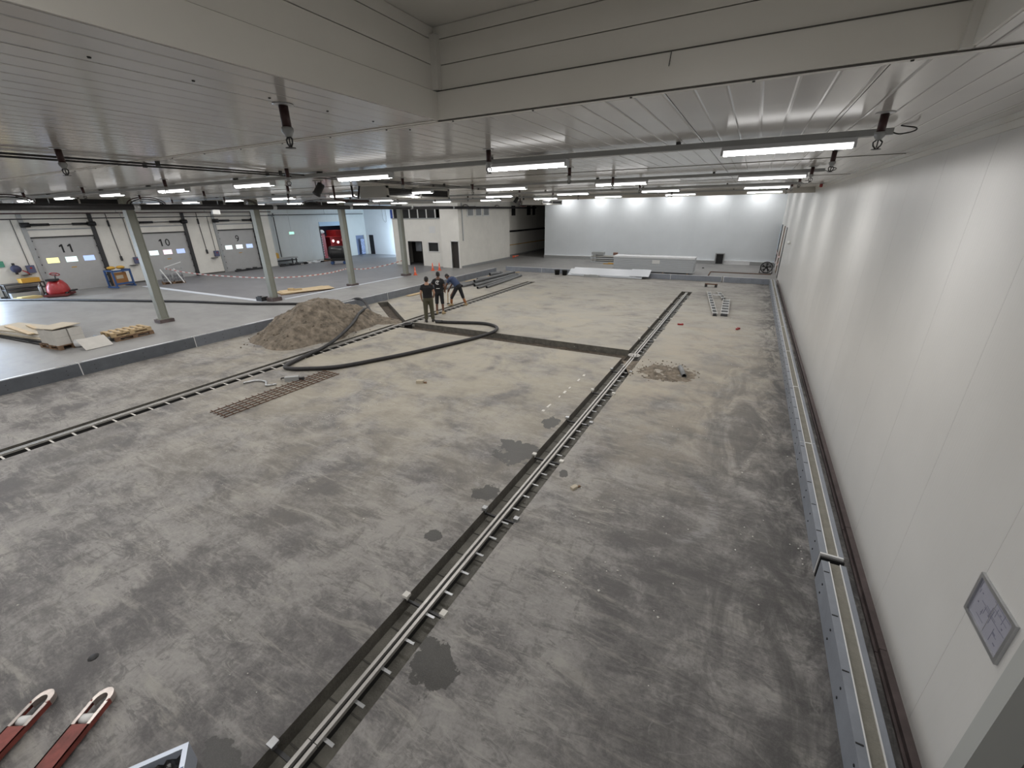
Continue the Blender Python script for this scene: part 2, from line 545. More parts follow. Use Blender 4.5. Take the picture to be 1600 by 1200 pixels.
M['shirt_black'] = mat('black_cotton', (0.010, 0.010, 0.012), 0.85)
M['shirt_navy'] = mat('navy_cotton', (0.035, 0.055, 0.115), 0.85)
M['trouser_olive'] = mat('olive_twill', (0.085, 0.080, 0.050), 0.85)
M['trouser_black'] = mat('black_twill', (0.014, 0.015, 0.018), 0.85)
M['shoe_tan'] = mat('tan_boot', (0.40, 0.30, 0.17), 0.7)
M['shoe_dark'] = mat('dark_shoe', (0.03, 0.028, 0.025), 0.6)
M['sock'] = mat('orange_brown_gaiter', (0.30, 0.12, 0.045), 0.8)
M['print'] = mat('white_shirt_print', (0.75, 0.75, 0.75), 0.8)
M['digit'] = mat('black_door_number', (0.012, 0.012, 0.014), 0.6)
M['grille'] = mat('dark_cooler_grille', (0.020, 0.020, 0.021), 0.7)
M['cooler'] = mat('cooler_casing', (0.42, 0.415, 0.39), 0.4, 0.1)
M['chip'] = mat('pale_chip', (0.70, 0.68, 0.63), 0.8)
M['line_white'] = mat('white_floor_strip', (0.62, 0.65, 0.70), 0.5)
M['tape_red'] = mat('tape_red', (0.55, 0.22, 0.19), 0.5)
M['tape_white'] = mat('tape_white', (0.80, 0.78, 0.76), 0.5)
# ================================================================== the setting
ZC = 4.70            # suspended panel ceiling
ZU = 5.50            # upper ceiling of the far bay
XR = 1.79            # right-hand panel wall
YB = 20.30           # where the suspended ceiling ends
YF = 37.80           # far white wall
XD = -35.50          # dock wall
RX0, RX1, RY1, RZ = -2.42, 0.79, 3.28, 5.32   # raised recess over the viewpoint


def wallpieces(root, name, rects, mats, thick, axis, pos, shift=0.0):
    """flat panels standing on one wall plane; rects = (a0,a1,z0,z1), shared mesh data for equal sizes"""
    cache = {}
    out = []
    for a0, a1, z0, z1 in rects:
        key = (round(a1 - a0, 3), round(z1 - z0, 3))
        if key not in cache:
            b = MB()
            w, h = key
            if axis == 'y':
                b.box(0, 0, 0, thick, w, h)
            else:
                b.box(0, 0, 0, w, thick, h)
            cache[key] = b.mesh(name, mats)
        loc = (pos, a0, z0) if axis == 'y' else (a0, pos, z0)
        out.append(link(name, cache[key], root, loc))
    return out


# ---- floor with the sawn-out drain trenches
fb = MB().box(-45, -14, -0.6, 4.2, 50, 0.0)
floor_me = fb.mesh('floor', [M['floor'], M['trench'], M['trench_floor'], M['soil']])
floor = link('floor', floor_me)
cut = MB()
cut.box(-2.76, -4.0, -0.17, -2.25, 24.0, 0.2)
cut_o = cut.build('cut_a', M['trench'])
cut2 = MB().box(-11.80, -4.0, -0.16, -11.24, 24.0, 0.2).build('cut_b', M['trench'])
cut3 = MB().box(-11.6, 11.86, -0.22, -2.6, 12.70, 0.2).build('cut_c', M['trench'])
_d = Vector((-15.42, 15.30, 0)) - Vector((-11.62, 12.35, 0))
cut4 = MB().obox((-13.52, 13.82, -0.01), (_d.length, 0.50, 0.42), math.atan2(_d.y, _d.x)).build('cut_d', M['trench'])
for co in (cut_o, cut2, cut3, cut4):
    md = floor.modifiers.new('cut', 'BOOLEAN')
    md.operation = 'DIFFERENCE'
    md.object = co
    md.solver = 'EXACT'
dg = bpy.context.evaluated_depsgraph_get()
me2 = bpy.data.meshes.new_from_object(floor.evaluated_get(dg))
floor.modifiers.clear()
floor.data = me2
for co in (cut_o, cut2, cut3, cut4):
    bpy.data.objects.remove(co)
me2.materials.clear()
for mm in (M['floor'], M['trench'], M['trench_floor'], M['soil']):
    me2.materials.append(mm)
for p in me2.polygons:
    c = p.center
    if c.z > -0.005 and p.normal.z > 0.5:
        p.material_index = 0
    elif p.normal.z > 0.5:
        p.material_index = 3 if c.z < -0.18 else 2
    else:
        p.material_index = 1
tag(floor, 'worn grey concrete hall floor with sawn drain trenches', kind='structure')

# ---- right wall, doorway near the viewpoint and doorway at the far end
wall_right = thing('wall_right', 'long cream panel wall along the right of the hall', None, kind='structure')
edges = [2.90, 3.44] + [3.44 + 1.2 * k for k in range(1, 23)] + [31.0]
wallpieces(wall_right, 'wall_panel', [(a + 0.0015, b - 0.0015, 0.0, ZC) for a, b in zip(edges[:-1], edges[1:])], M['wall_r'], 0.08, 'y', XR)
wallpieces(wall_right, 'wall_panel', [(31.003, 34.0, 2.92, ZU), (34.003, YF, 2.92, ZU), (YB, 31.0, ZC, ZU)], M['wall_r'], 0.08, 'y', XR)
MB().box(XR + 0.085, 2.90, 0, XR + 0.16, 31.0, ZU).build('backing', M['seam'], wall_right)
# side room behind the doorway by the viewpoint
b = MB()
b.box(4.0, -14, 0, 4.1, 2.9, ZU)
b.box(XR + 0.17, 2.86, 0, 4.0, 3.0, ZU)
b.box(XR + 0.1, -14, 3.0, 4.1, 3.0, 3.1)
b.box(XR, -14.1, 0, 4.1, -14.0, ZU)
tag(b.build('wall_side_room', M['gloom']), 'dim grey walls of the side room beyond the doorway', kind='structure')
t1 = MB().box(XR - 0.012, 2.77, 0, XR + 0.19, 2.90, ZC)
tag(t1.build('trim_1', mat('door_edge_grey', (0.47, 0.48, 0.46), 0.45)), 'pale grey edge profile closing the cream wall at the doorway', kind='structure')
MB().box(XR, -14.0, 2.4, XR + 0.1, 2.77, ZC).build('door_header', M['wall_r'], wall_right)
# top and bottom profiles of the right wall
tag(MB().box(XR - 0.03, 2.9, ZC - 0.05, XR, YB, ZC).box(XR - 0.012, 2.9, ZC - 0.115, XR, YB, ZC - 0.05).build('trim_2', M['recess_trim']),
    'cream angle profile where the right wall meets the ceiling', kind='structure')
sill = thing('baseboard_right', 'dark brown weathered sill along the foot of the right wall', None, kind='structure')
ye = [2.9, 4.1, 6.0, 8.9, 11.9, 14.9, 17.9, 20.9, 23.9, 26.9, 29.6]
for a, c in zip(ye[:-1], ye[1:]):
    MB().box(XR - 0.062, a + 0.004, 0.0, XR - 0.001, c - 0.004, 0.085).box(XR - 0.085, a + 0.004, 0, XR - 0.062, c - 0.004, 0.03).build('sill_board', M['brown'], sill)

# doorway at the far end of the right wall
d5 = thing('door_1', 'tall doorway in the right wall near the far corner with dark posts', None, kind='structure')
MB().box(XR + 0.02, 31.6, 0, XR + 0.06, 36.6, 2.92).build('door_leaf', M['wall_r'], d5)
for y in (31.0, 36.6):
    MB().box(XR - 0.02, y, 0, XR + 0.14, y + 0.55, 2.92).build('door_post', M['dark_metal'], d5)
MB().box(XR - 0.02, 33.6, 0, XR + 0.05, 33.85, 2.92).build('door_post', M['wood_dark'], d5)
MB().box(XR + 0.09, 30.9, 0, XR + 0.16, YF, ZU).build('backing', M['gloom'], d5)

# ---- far white wall
wall_far = thing('wall_back', 'clean white panel wall closing the far end of the hall', None, kind='structure')
xe = [-16.8 + 1.162 * k for k in range(17)]
wallpieces(wall_far, 'wall_panel', [(a + 0.001, c - 0.001, 0.26, ZU) for a, c in zip(xe[:-1], xe[1:])], M['wall_far'], 0.1, 'x', YF)
MB().box(-16.8, YF + 0.1, 0, 1.95, YF + 0.2, ZU).build('backing', M['white'], wall_far)
bb = thing('baseboard_back', 'grey kerb with white flashing along the foot of the far wall', None, kind='structure')
for i, (a, c) in enumerate(((-16.8, -13.9), (-13.9, -11.0), (-11.0, -8.0), (-8.0, -5.0), (-5.0, -2.0), (-2.0, 0.2), (0.2, XR))):
    MB().box(a + .004, YF - 0.12, 0, c - .004, YF + .1, 0.24).build('kerb_piece', M['grey_metal'] if i != 5 else M['foil'], bb)
    MB().box(a + .004, YF - 0.13, 0.24, c - .004, YF + .1, 0.26 + 0.03 * (i % 2)).build('flashing', M['foil'], bb)

# ---- suspended ceiling of long panels
ceiling = thing('ceiling', 'glossy white suspended ceiling of long ribbed panels', None, kind='structure')
cx = [1.79, 1.65] + [1.65 - 1.15 * k for k in range(1, 33)] + [XD]
ys = [-14.0, -5.0, RY1, 8.75, 13.2, 17.7, YB]
cache = {}
for a, c in zip(cx[1:], cx[:-1]):
    for y0, y1 in zip(ys[:-1], ys[1:]):
        x0, x1 = a, c
        if y1 <= RY1 + 1e-6:
            if x0 >= RX0 - 1e-6 and x1 <= RX1 + 1e-6: continue
            if x0 < RX0 < x1: x1 = RX0
            elif x0 < RX1 < x1: x0 = RX1
        if x1 - x0 < 0.02: continue
        key = (round(x1 - x0, 3), round(y1 - y0, 3))
        if key not in cache:
            cache[key] = MB().box(0.003, 0.003, 0, key[0] - 0.003, key[1] - 0.003, 0.06).mesh('ceiling_panel', M['ceiling'])
        link('ceiling_panel', cache[key], ceiling, (x0, y0, ZC))
b = MB()
b.box(XD, -14, ZC + 0.062, RX0, RY1, ZC + 0.1)
b.box(RX1, -14, ZC + 0.062, XR + 0.2, RY1, ZC + 0.1)
b.box(XD, RY1, ZC + 0.062, XR + 0.2, YB, ZC + 0.1)
b.build('backing', M['seam'], ceiling)
for y in ys[2:-1]:
    if y == RY1:
        MB().box(XD, y - 0.055, ZC - 0.006, RX0 - .001, y - 0.002, ZC).build('joint_strip', M['recess_trim'], ceiling)
    MB().box(XD, y + 0.002, ZC - 0.006, XR, y + 0.055, ZC).build('joint_strip', M['recess_trim'], ceiling)
    MB().box(XD, y - 0.005, ZC - 0.007, XR, y + 0.002, ZC + .002).build('joint_gap', M['seam'], ceiling)
# screws of the flashing around the recess
b = MB()
for k in range(16):
    x = -9.5 + 0.72 * k
    b.lathe([(0.009, 0), (0.007, -0.006)], 6, (x, RY1 + 0.03, ZC - 0.006))
for k in range(8):
    b.lathe([(0.009, 0), (0.007, -0.006)], 6, (RX0 - 0.45, 0.3 + 0.45 * k, ZC))
b.build('screw', M['dark_metal'], ceiling)
tag(MB().box(-45, YB, ZU, XR + 0.2, 50, ZU + 0.1).build('ceiling_upper', M['upper']), 'higher pale ceiling over the far bay', kind='structure')
tag(MB().box(-45, YB, 4.50, XR, YB + 0.12, ZU).build('trim_3', mat('bulkhead_beige', (0.47, 0.45, 0.41), 0.4)), 'beige bulkhead where the suspended ceiling steps up', kind='structure')

# ---- raised recess over the viewpoint
zb = [ZC, 4.90, 5.07, 5.235, RZ]
for nm, lab in (('wall_recess_front', 'cream boarded front side of the raised ceiling recess'),
                ('wall_recess_left', 'cream boarded left side of the raised ceiling recess'),
                ('wall_recess_right', 'cream boarded right side of the raised ceiling recess')):
    r = thing(nm, lab, None, kind='structure')
    for i, (z0, z1) in enumerate(zip(zb[:-1], zb[1:])):
        p = 0.012 if i == 0 else 0.0
        if nm.endswith('front'):
            q = MB().box(RX0, RY1 - p, z0 + 0.003, RX1, RY1 + 0.06, z1 - 0.003)
        elif nm.endswith('left'):
            q = MB().box(RX0 - 0.06, -14, z0 + 0.003, RX0 + p, RY1 - 0.002, z1 - 0.003)
        else:
            q = MB().box(RX1 - p, -14, z0 + 0.003, RX1 + 0.06, RY1 - 0.002, z1 - 0.003)
        q.build('board', M['recess'], r)
    if nm.endswith('front'):
        q = MB().box(RX0 - .1, RY1 + 0.062, ZC + .11, RX1 + .1, RY1 + 0.09, RZ)
        MB().box(RX0, RY1 - 0.055, 4.902, RX0 + 0.055, RY1 + .01, RZ - 0.06).build('corner_trim', M['recess_trim'], r)
        MB().box(RX1 - 0.05, RY1 - 0.05, ZC, RX1, RY1 + .01, RZ - 0.06).build('corner_trim', M['recess_trim'], r)
        MB().box(RX0, RY1 - 0.02, 4.897, RX1, RY1 - .0135, 4.903).build('joint_strip', M['seam'], r)
        MB().bar((-0.62, RY1 - 0.016, 4.895), (-0.625, RY1 - 0.03, 4.82), 0.004, 0.004).build('wire_end', M['dark_metal'], r)
    elif nm.endswith('left'):
        q = MB().box(RX0 - 0.09, -14, ZC + .11, RX0 - 0.062, RY1 + .09, RZ)
        MB().box(RX0, RY1 - 0.03, 4.902, RX0 + 0.045, RY1 - 0.0, RZ - 0.06).build('corner_trim', M['recess_trim'], r)
    else:
        q = MB().box(RX1 + 0.062, -14, ZC + .11, RX1 + 0.09, RY1 + .09, RZ)
    q.build('backing', M['seam'], r)
tag(MB().box(RX0 - 0.1, -14, RZ, RX1 + 0.1, RY1 + 0.1, RZ + 0.08).build('ceiling_recess', M['recess']), 'shaded top of the raised ceiling recess', kind='structure')
tag(MB().box(XD, -14.1, 0, XR + .2, -14.0, ZU).build('wall_front', M['wall_dock']), 'cream wall behind the viewpoint', kind='structure')

# ---- dock wall with its gates
dock = thing('wall_left', 'cream dock wall with numbered sectional gates', None, kind='structure')
gates = [(4.2, 7.2), (9.26, 12.25), (14.32, 17.31), (19.32, 22.33)]
b = MB()
prev = -14.0
for y0, y1 in gates:
    b.box(XD - 0.2, prev, 0, XD, y0, ZU)
    b.box(XD - 0.2, y0, 3.02, XD, y1, ZU)
    prev = y1
b.box(XD - 0.2, prev, 0, XD, 23.6, ZU)
b.box(-36.7, 23.6, 0, XD, 23.7, ZU)
b.build('plaster', M['wall_dock'], dock)
MB().box(XD - 0.02, -14, 0.0, XD + 0.03, 4.2, 0.1).box(XD - 0.02, 7.25, 0, XD + 0.03, 9.2, 0.1).box(XD - .02, 12.3, 0, XD + .03, 14.2, .1).box(XD - .02, 17.4, 0, XD + .03, 19.2, .1).build('skirting', M['seam'], dock)

PANES = {11: [(1.0, 0.93, 0.42), (0.80, 1.0, 0.98), (0.42, 0.55, 0.95)], 10: [(0.82, 0.97, 1.0), (1.0, 0.78, 0.90), (0.40, 0.50, 0.88)],
         9: [(0.85, 1.0, 1.0), (0.90, 1.0, 1.0), (0.45, 0.56, 0.92)]}


def glyph(ch):
    """stroke outlines of the painted gate numbers, unit height, as closed polygons"""
    if ch == '1':
        return [[(0.22, 0), (0.40, 0), (0.40, 1), (0.24, 1), (0.0, 0.80), (0.06, 0.66), (0.22, 0.76)]]
    def ring(cx, cy, rx, ry, t, a0=0.0, a1=2 * PI, n=22):
        o, i = [], []
        for k in range(n + 1):
            a = a0 + (a1 - a0) * k / n
            o.append((cx + rx * math.cos(a), cy + ry * math.sin(a)))
            i.append((cx + (rx - t) * math.cos(a), cy + (ry - t) * math.sin(a)))
        return [[o[k], o[k + 1], i[k + 1], i[k]] for k in range(n)]
    if ch == '0':
        return ring(0.30, 0.5, 0.30, 0.5, 0.15)
    return ring(0.29, 0.68, 0.29, 0.32, 0.14) + ring(0.10, 0.60, 0.48, 0.60, 0.15, -PI * 0.5 + 0.15, 0.18, 12)


for num, (y0, y1) in zip((11, 10, 9), gates[1:]):
    lab = 'grey sectional dock gate numbered %d with three small windows' % num
    d = thing('door_%d' % (13 - num), lab, None, kind='structure')
    nsec = 6
    hs = 3.02 / nsec
    for i in range(nsec):
        q = MB()
        z0 = i * hs
        if i == 3:      # section with the windows
            cuts = [y0, y0 + 0.42, y0 + 0.95, y0 + 1.24, y0 + 1.77, y0 + 2.06, y0 + 2.59, y1]
            for k in range(0, 7):
                if k % 2 == 0:
                    q.box(XD - 0.12, cuts[k], z0, XD - 0.06, cuts[k + 1], z0 + hs)
                else:
                    q.box(XD - 0.12, cuts[k], z0, XD - 0.06, cuts[k + 1], z0 + 0.12)
                    q.box(XD - 0.12, cuts[k], z0 + hs - 0.09, XD - 0.06, cuts[k + 1], z0 + hs)
        else:
            for j in range(3):      # ribs of the section
                q.box(XD - 0.12, y0, z0 + j * hs / 3 + 0.006, XD - 0.06, y1, z0 + (j + 1) * hs / 3 - 0.006)
        q.box(XD - 0.11, y0, z0, XD - 0.068, y1, z0 + hs if i != 3 else z0 + 0.01)
        s = q.build('door_section', M['door_sheet'], d)
        if i == 3:
            for k, colr in zip((1, 3, 5), PANES[num]):
                MB().box(XD - 0.10, cuts[k], z0 + 0.12, XD - 0.085, cuts[k + 1], z0 + hs - 0.09).build('pane', emit('daylit_pane', colr, 1.25), s)
    MB().box(XD - .07, y0 + 1.36, 1.30, XD - 0.055, y0 + 1.6, 1.35).build('handle_plate', M['yellow'], d)
    g = MB()
    txt = str(num)
    hgt = 0.46
    wd = hgt * 0.80
    yy = (y0 + y1) / 2 - wd * len(txt) / 2 + 0.02
    for ch in txt:
        for poly in glyph(ch):
            n = len(poly)
            vs = [(XD - 0.0575, yy + px * hgt, 2.17 + py * hgt) for px, py in poly] + [(XD - 0.0545, yy + px * hgt, 2.17 + py * hgt) for px, py in poly]
            g.add(vs, [tuple(range(n)), tuple(reversed(range(n, 2 * n)))] + [(i, n + i, n + (i + 1) % n, (i + 1) % n) for i in range(n)])
        yy += wd
    g.build('gate_number', M['digit'], d)
    for s_, yj in ((-1, y0), (1, y1)):
        MB().box(XD - 0.06, yj - 0.10, 0, XD + 0.06, yj + 0.10, 4.3).build('guide_rail', M['grey_metal' if s_ < 0 else 'dark_metal'], d)
        for k in range(7):
            MB().box(XD - 0.02, yj - s_ * 0.10 - 0.05, 0.25 + 0.43 * k, XD + 0.04, yj - s_ * 0.10 + 0.05, 0.33 + 0.43 * k).build('roller_bracket', M['dark_metal'], d)
        MB().tube([(XD + 0.18, yj - s_ * 0.25, 3.72), (XD + 0.18, yj + s_ * 0.12, 3.72)], 0.13, 10).build('cable_drum', M['black'], d)
    MB().tube([(XD + 0.18, y0, 3.72), (XD + 0.18, y1, 3.72)], 0.025, 8).build('torsion_shaft', M['dark_metal'], d)
    for a, c in ((y0 + 0.15, y0 + 1.05), (y1 - 0.95, y1 - 0.15)):
        MB().tube([(XD + 0.18, a, 3.72), (XD + 0.18, c, 3.72)], 0.07, 10).build('torsion_spring', M['black'], d)
    MB().box(XD, y0 - .1, 3.02, XD + 0.05, y1 + .1, 3.08).build('lintel_seal', M['black'], d)
    MB().box(XD, y0, 3.42, XD + 0.02, y1, 3.50).build('lintel_rail', M['grey_metal'], d)
# frame of the open gate beyond the picture edge
d = thing('door_5', 'open dock gate at the left edge with daylight pouring in', None, kind='structure')
for y in (4.2, 7.2):
    MB().box(XD - 0.05, y - 0.08, 0, XD + 0.06, y + 0.08, 3.1).build('guide_rail', M['foil'], d)
MB().box(XD - 0.6, 4.2, 2.85, XD - 0.55, 7.2, 3.1).build('rolled_section', M['door_sheet'], d)

# ---- pale wall with the roller gate, beyond the dock gates
wp = thing('wall_left_far', 'pale panel wall with an open roller gate beyond the dock gates', None, kind='structure')
XP = -36.6
b = MB()
wallpieces(wp, 'wall_panel', [(23.7 + 1.14 * k + .002, 23.7 + 1.14 * (k + 1) - .002, 0, ZU) for k in range(5)] + [(29.4 + 1.0 * k + .002, 29.4 + 1.0 * (k + 1) - .002, 3.37, ZU) for k in range(3)] + [(32.402, 33.7, 0, ZU), (33.702, 34.85, 1.95, ZU), (34.85, 35.2, 0, ZU)], M['wall_pale'], -0.1, 'y', XP)
MB().box(XP - 0.2, 29.4, 3.0, XP + 0.05, 32.4, 3.37).build('roller_box', mat('pale_blue_box', (0.42, 0.58, 0.75), 0.4), wp)
for y in (29.4, 32.4):
    MB().box(XP - 0.05, y - .05, 0, XP + 0.03, y + 0.05, 3.0).build('guide_rail', M['dark_metal'], wp)
bay = MB()
bay.box(-41.2, 28.5, 0, -41.0, 37.5, ZU).box(-41, 28.4, 0, XP - .1, 28.5, ZU).box(-41, 37.5, 0, XP - .1, 37.6, ZU).box(-41, 28.5, 3.9, XP - .1, 37.5, 4.0)
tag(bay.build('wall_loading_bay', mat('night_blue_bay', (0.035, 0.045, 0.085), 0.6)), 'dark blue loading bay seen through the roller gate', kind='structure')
MB().box(XP - 0.08, 33.75, 0, XP - 0.05, 34.8, 1.95).build('door_leaf', mat('blue_grey_door', (0.20, 0.25, 0.38), 0.4), wp)

# ---- daylit end wall beyond the office block
we = thing('wall_daylit', 'white end wall flooded with bluish daylight behind the office', None, kind='structure')
YE = 35.2
wallpieces(we, 'wall_panel', [(-36.6, -36.25, 1.95, ZU), (-36.25, -35.6, 1.95, ZU), (-35.6 + .002, -33.4, 0, ZU), (-33.398, -31.2, 0, ZU), (-31.198, -29.0, 0, ZU), (-28.998, -26.5, 0, ZU)], M['wall_far'], 0.1, 'x', YE)
MB().box(-30.2, 32.85, 0, -30.1, 33.2, ZU).box(-30.2, 33.2, 3.3, -30.1, YE, ZU).build('added_gate_return', M['wall_far'], we)  # unseen return added to bring the daylight closer to the end wall
MB().box(-36.25, YE + 0.02, 0, -35.6, YE + 0.06, 1.95).build('doorway_dark', M['black'], we)
MB().box(-36.6, YE - 0.02, 0, -36.27, YE + 0.04, 1.95).build('door_leaf', M['white'], we)
MB().box(-32.8, YE - 0.05, 3.55, -32.2, YE, 4.4).build('sign_plate', mat('dark_blue_sign', (0.02, 0.04, 0.16), 0.5), we)
MB().box(-32.7, YE - 0.056, 3.78, -32.3, YE - 0.05, 3.84).build('sign_line', M['blue'], we)

# ---- office block
of = thing('wall_office', 'cream office block with dark doorways in the middle distance', None, kind='structure')
YO, YO2, XO, XO2 = 28.4, 28.0, -19.5, -26.4
b = MB()
t = 0.15
for (x0, x1, z0, z1) in ((XO2, -24.95, 0, 3.62), (-24.95, -23.45, 1.9, 3.62), (-23.45, -22.83, 0, 3.62), (-22.83, -21.80, 0, 1.16), (-22.83, -21.80, 1.82, 3.62), (-21.80, -21.2, 0, 3.62)):
    b.box(x0, YO, z0, x1, YO + t, z1)
for (x0, x1, z0, z1) in ((-21.2, -20.28, 0, ZU), (-20.28, -19.62, 1.97, ZU), (-19.62, XO, 0, ZU)):
    b.box(x0, YO2, z0, x1, YO2 + t, z1)
b.box(-21.2, YO2 + t, 0, -21.08, YO + t, ZU)
b.box(XO2, YO, 4.45, -21.2, YO + t, ZU)
b.box(XO - t, YO2 + t, 0, XO, 36.0, ZU)
b.box(-20.5, 36.0 - t, 0, XO - t, 36.0, ZU)
b.box(XO2, YO + t, 0, XO2 + t, 29.6, ZU).box(XO2, 29.6, 0, XO2 + t, 32.8, ZU).box(XO2, 32.8, 3.7, XO2 + t, 35.1, ZU)
b.build('plaster', M['wall_office'], of)
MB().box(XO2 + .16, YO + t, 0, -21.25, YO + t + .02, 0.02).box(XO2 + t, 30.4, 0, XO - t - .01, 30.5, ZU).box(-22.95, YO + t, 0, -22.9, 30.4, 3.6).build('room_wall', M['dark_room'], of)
MB().box(XO2 - 0.03, YO - 0.06, 3.60, -21.2, YO + 0.1, 3.66).build('ledge', M['grey_metal'], of)
for k in range(6):
    x = XO2 + 0.10 + k * 0.86
    MB().box(x, YO + 0.03, 3.66, x + 0.10, YO + 0.09, 4.45).build('mullion', M['white'], of)
    if k < 5:
        MB().box(x + 0.10, YO + 0.05, 3.66, x + 0.86, YO + 0.065, 4.45).build('pane', mat('dark_glass', (0.03, 0.03, 0.032), 0.12), of)
MB().box(-24.95, YO + .03, 0, -24.9, YO + .1, 1.9).box(-23.5, YO + .03, 0, -23.45, YO + .1, 1.9).box(-24.95, YO + .03, 1.85, -23.45, YO + .1, 1.9).build('door_frame', M['dark_metal'], of)
MB().box(-24.9, YO + 0.9, 1.05, -24.3, YO + 0.93, 1.85).build('inner_window', mat('pale_inner_window', (0.40, 0.43, 0.46), 0.3), of)
MB().box(-22.88, YO - 0.03, 1.10, -21.75, YO, 1.16).box(-22.88, YO - 0.03, 1.82, -21.75, YO, 1.88).box(-22.88, YO - .03, 1.16, -22.80, YO, 1.82).box(-21.83, YO - .03, 1.16, -21.75, YO, 1.82).build('window_frame', M['white'], of)
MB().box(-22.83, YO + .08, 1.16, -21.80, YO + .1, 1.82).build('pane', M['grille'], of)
MB().box(-20.34, YO2 - .02, 0, -20.28, YO2 + .1, 2.03).box(-19.62, YO2 - .02, 0, -19.56, YO2 + .1, 2.03).box(-20.34, YO2 - .02, 1.97, -19.56, YO2 + .1, 2.03).build('door_frame', M['white'], of)
MB().box(-20.28, YO2 + .12, 0, -19.62, YO2 + .14, 1.97).build('doorway_dark', mat('brown_black_door', (0.03, 0.024, 0.02), 0.6), of)
for k in range(3):
    y = 29.15 + k * 1.18
    MB().box(XO - .01, y, 3.72, XO + 0.04, y + 0.98, 4.52).build('window_frame', M['white'], of)
    MB().box(XO + .04, y + .12, 3.80, XO + 0.046, y + 0.86, 4.44).build('pane', mat('grey_glass', (0.22, 0.23, 0.24), 0.15), of)
MB().box(XO, YO2 + t, 0, XO + 0.03, 36.0, 0.16).build('skirting', M['grey_metal'], of)
MB().box(XO - .002, 28.45, 2.0, XO + .05, 28.53, ZU).build('conduit', M['galv'], of)
MB().box(-22.6, YO - .012, 2.55, -22.0, YO, 3.05).build('notice_sheet', M['white'], of)
# corridor beyond the office
wc = thing('wall_corridor', 'dim cream corridor wall with a dark rail and yellow line', None, kind='structure')
XC = -20.5
MB().box(XC - .15, 36.0, 0, XC, 50, ZU).build('plaster', M['wall_office'], wc)
MB().box(XC, 36.2, 2.22, XC + .12, 50, 2.36).build('bumper_rail', M['black'], wc)
MB().box(XC, 36.2, 1.0, XC + .02, 50, 1.07).build('yellow_line', M['yellow'], wc)
MB().box(XC, 36.0, 0, XC + .03, 50, 0.14).build('skirting', M['grey_metal'], wc)
for y, w in ((38.3, .75), (41.6, .8), (42.9, .6)):
    MB().box(XC, y, 3.68, XC + .03, y + w, 4.55).build('pane', M['grille'], wc)
tag(MB().box(-20.6, 49.9, 0, -16.6, 50, ZU).box(-16.8, YF + .2, 0, -16.65, 50, ZU).build('wall_corridor_end', M['gloom']), 'dark end of the corridor beside the white wall', kind='structure')
# hidden closing walls of the far bay
tag(MB().box(-45, 49.9, 0, -20.6, 50.05, ZU).box(-45, 23.6, ZC - .1, -36.8, 23.7, ZU).box(-45, YB, ZC, XD, YB + .1, ZU).build('wall_hidden', M['gloom']), 'outer closing wall of the far bay', kind='structure')

# ---- steel columns
for i, (y, lab) in enumerate(((8.4, 'olive grey steel column nearest the viewer, beside the pallets'), (13.3, 'olive grey steel column behind the sand heap'),
                              (18.4, 'olive grey steel column in front of the black tank'), (23.2, 'olive grey steel column before the office doorway'))):
    c = thing('column', lab, 'column', (-20.82, y, 0), kind='structure')
    top = ZC if y < YB else ZU
    q = MB()
    q.box(-0.14, -0.14, 0, 0.14, -0.115, top).box(-0.14, 0.115, 0, 0.14, 0.14, top).box(-0.12, -0.115, 0, 0.12, 0.115, top)
    q.build('shaft', M['column'], c)
    MB().box(-0.24, -0.26, 0, 0.24, 0.26, 0.13 if i != 1 else 0.18).build('plinth', M['brown'], c)
    MB().box(-0.20, -0.20, 0.13, 0.20, 0.20, 0.16).build('base_plate', M['column'], c)
    if i == 0: MB().box(-0.145, -0.15, 0.9, 0.145, -0.14, 1.25).build('edge_guard', M['column'], c)

# ---- new kerbs round the pit
def kerb(name, lab, a, b, joints, face, w=0.23, h=0.30, side=1, gaps=()):
    """hollow kerb of shells filled with concrete, run from a to b; joints = distances along it"""
    a, b = Vector((*a, 0)), Vector((*b, 0))
    L = (b - a).length
    t = (b - a) / L
    k = thing(name, lab, 'kerb', tuple(a), math.atan2(t.y, t.x))
    cuts = [0.0] + list(joints) + [L]
    s = side
    for c0, c1 in zip(cuts[:-1], cuts[1:]):
        q = MB()
        lo, hi = (c0 + (0.07 if c0 in gaps else 0.012), c1 - (0.07 if c1 in gaps else 0.012))
        for y0, y1 in ((0, 0.075), (w - 0.055, w)):
            q.box(lo, min(s * y0, s * y1), 0, hi, max(s * y0, s * y1), h)
        # lips and fixing studs on the visible face
        n = max(2, int((hi - lo) / 0.55))
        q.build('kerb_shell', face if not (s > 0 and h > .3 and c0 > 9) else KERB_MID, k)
        st = MB()
        for j in range(n):
            x = lo + (hi - lo) * (j + .5) / n
            for zz in (0.10, 0.22):
                st.obox((x, s * -0.004, zz), (0.016, 0.008, 0.016))
            st.obox((x + 0.12, s * 0.03, h + 0.002), (0.012, 0.05, 0.004))
        st.build('fixing_stud', M['black'], k)
        MB().box(lo, min(s * .075, s * (w - .055)), 0, hi, max(s * .075, s * (w - .055)), h - 0.012).build('concrete_fill', M['kerb_fill'], k)
        MB().box(lo, min(s * .068, s * .078), h - .02, hi, max(s * .068, s * .078), h + 0.004).box(lo, min(s * (w - .058), s * (w - .05)), h - .02, hi, max(s * (w - .058), s * (w - .05)), h + .004).build('top_edge', M['kerb_edge'], k)
    for c in joints:
        m_ = M['kerb_edge'] if c not in gaps else M['black']
        if c in gaps: MB().box(c + 0.045, min(0, s * w) + .004, 0, c + 0.07, max(0, s * w) - .004, h).build('end_plate', M['kerb_edge'], k)
        MB().box(c - 0.012, min(0, s * w) + .004, 0, c + 0.012, max(0, s * w) - .004, h - 0.006).build('joint_plate', m_, k)
    return k


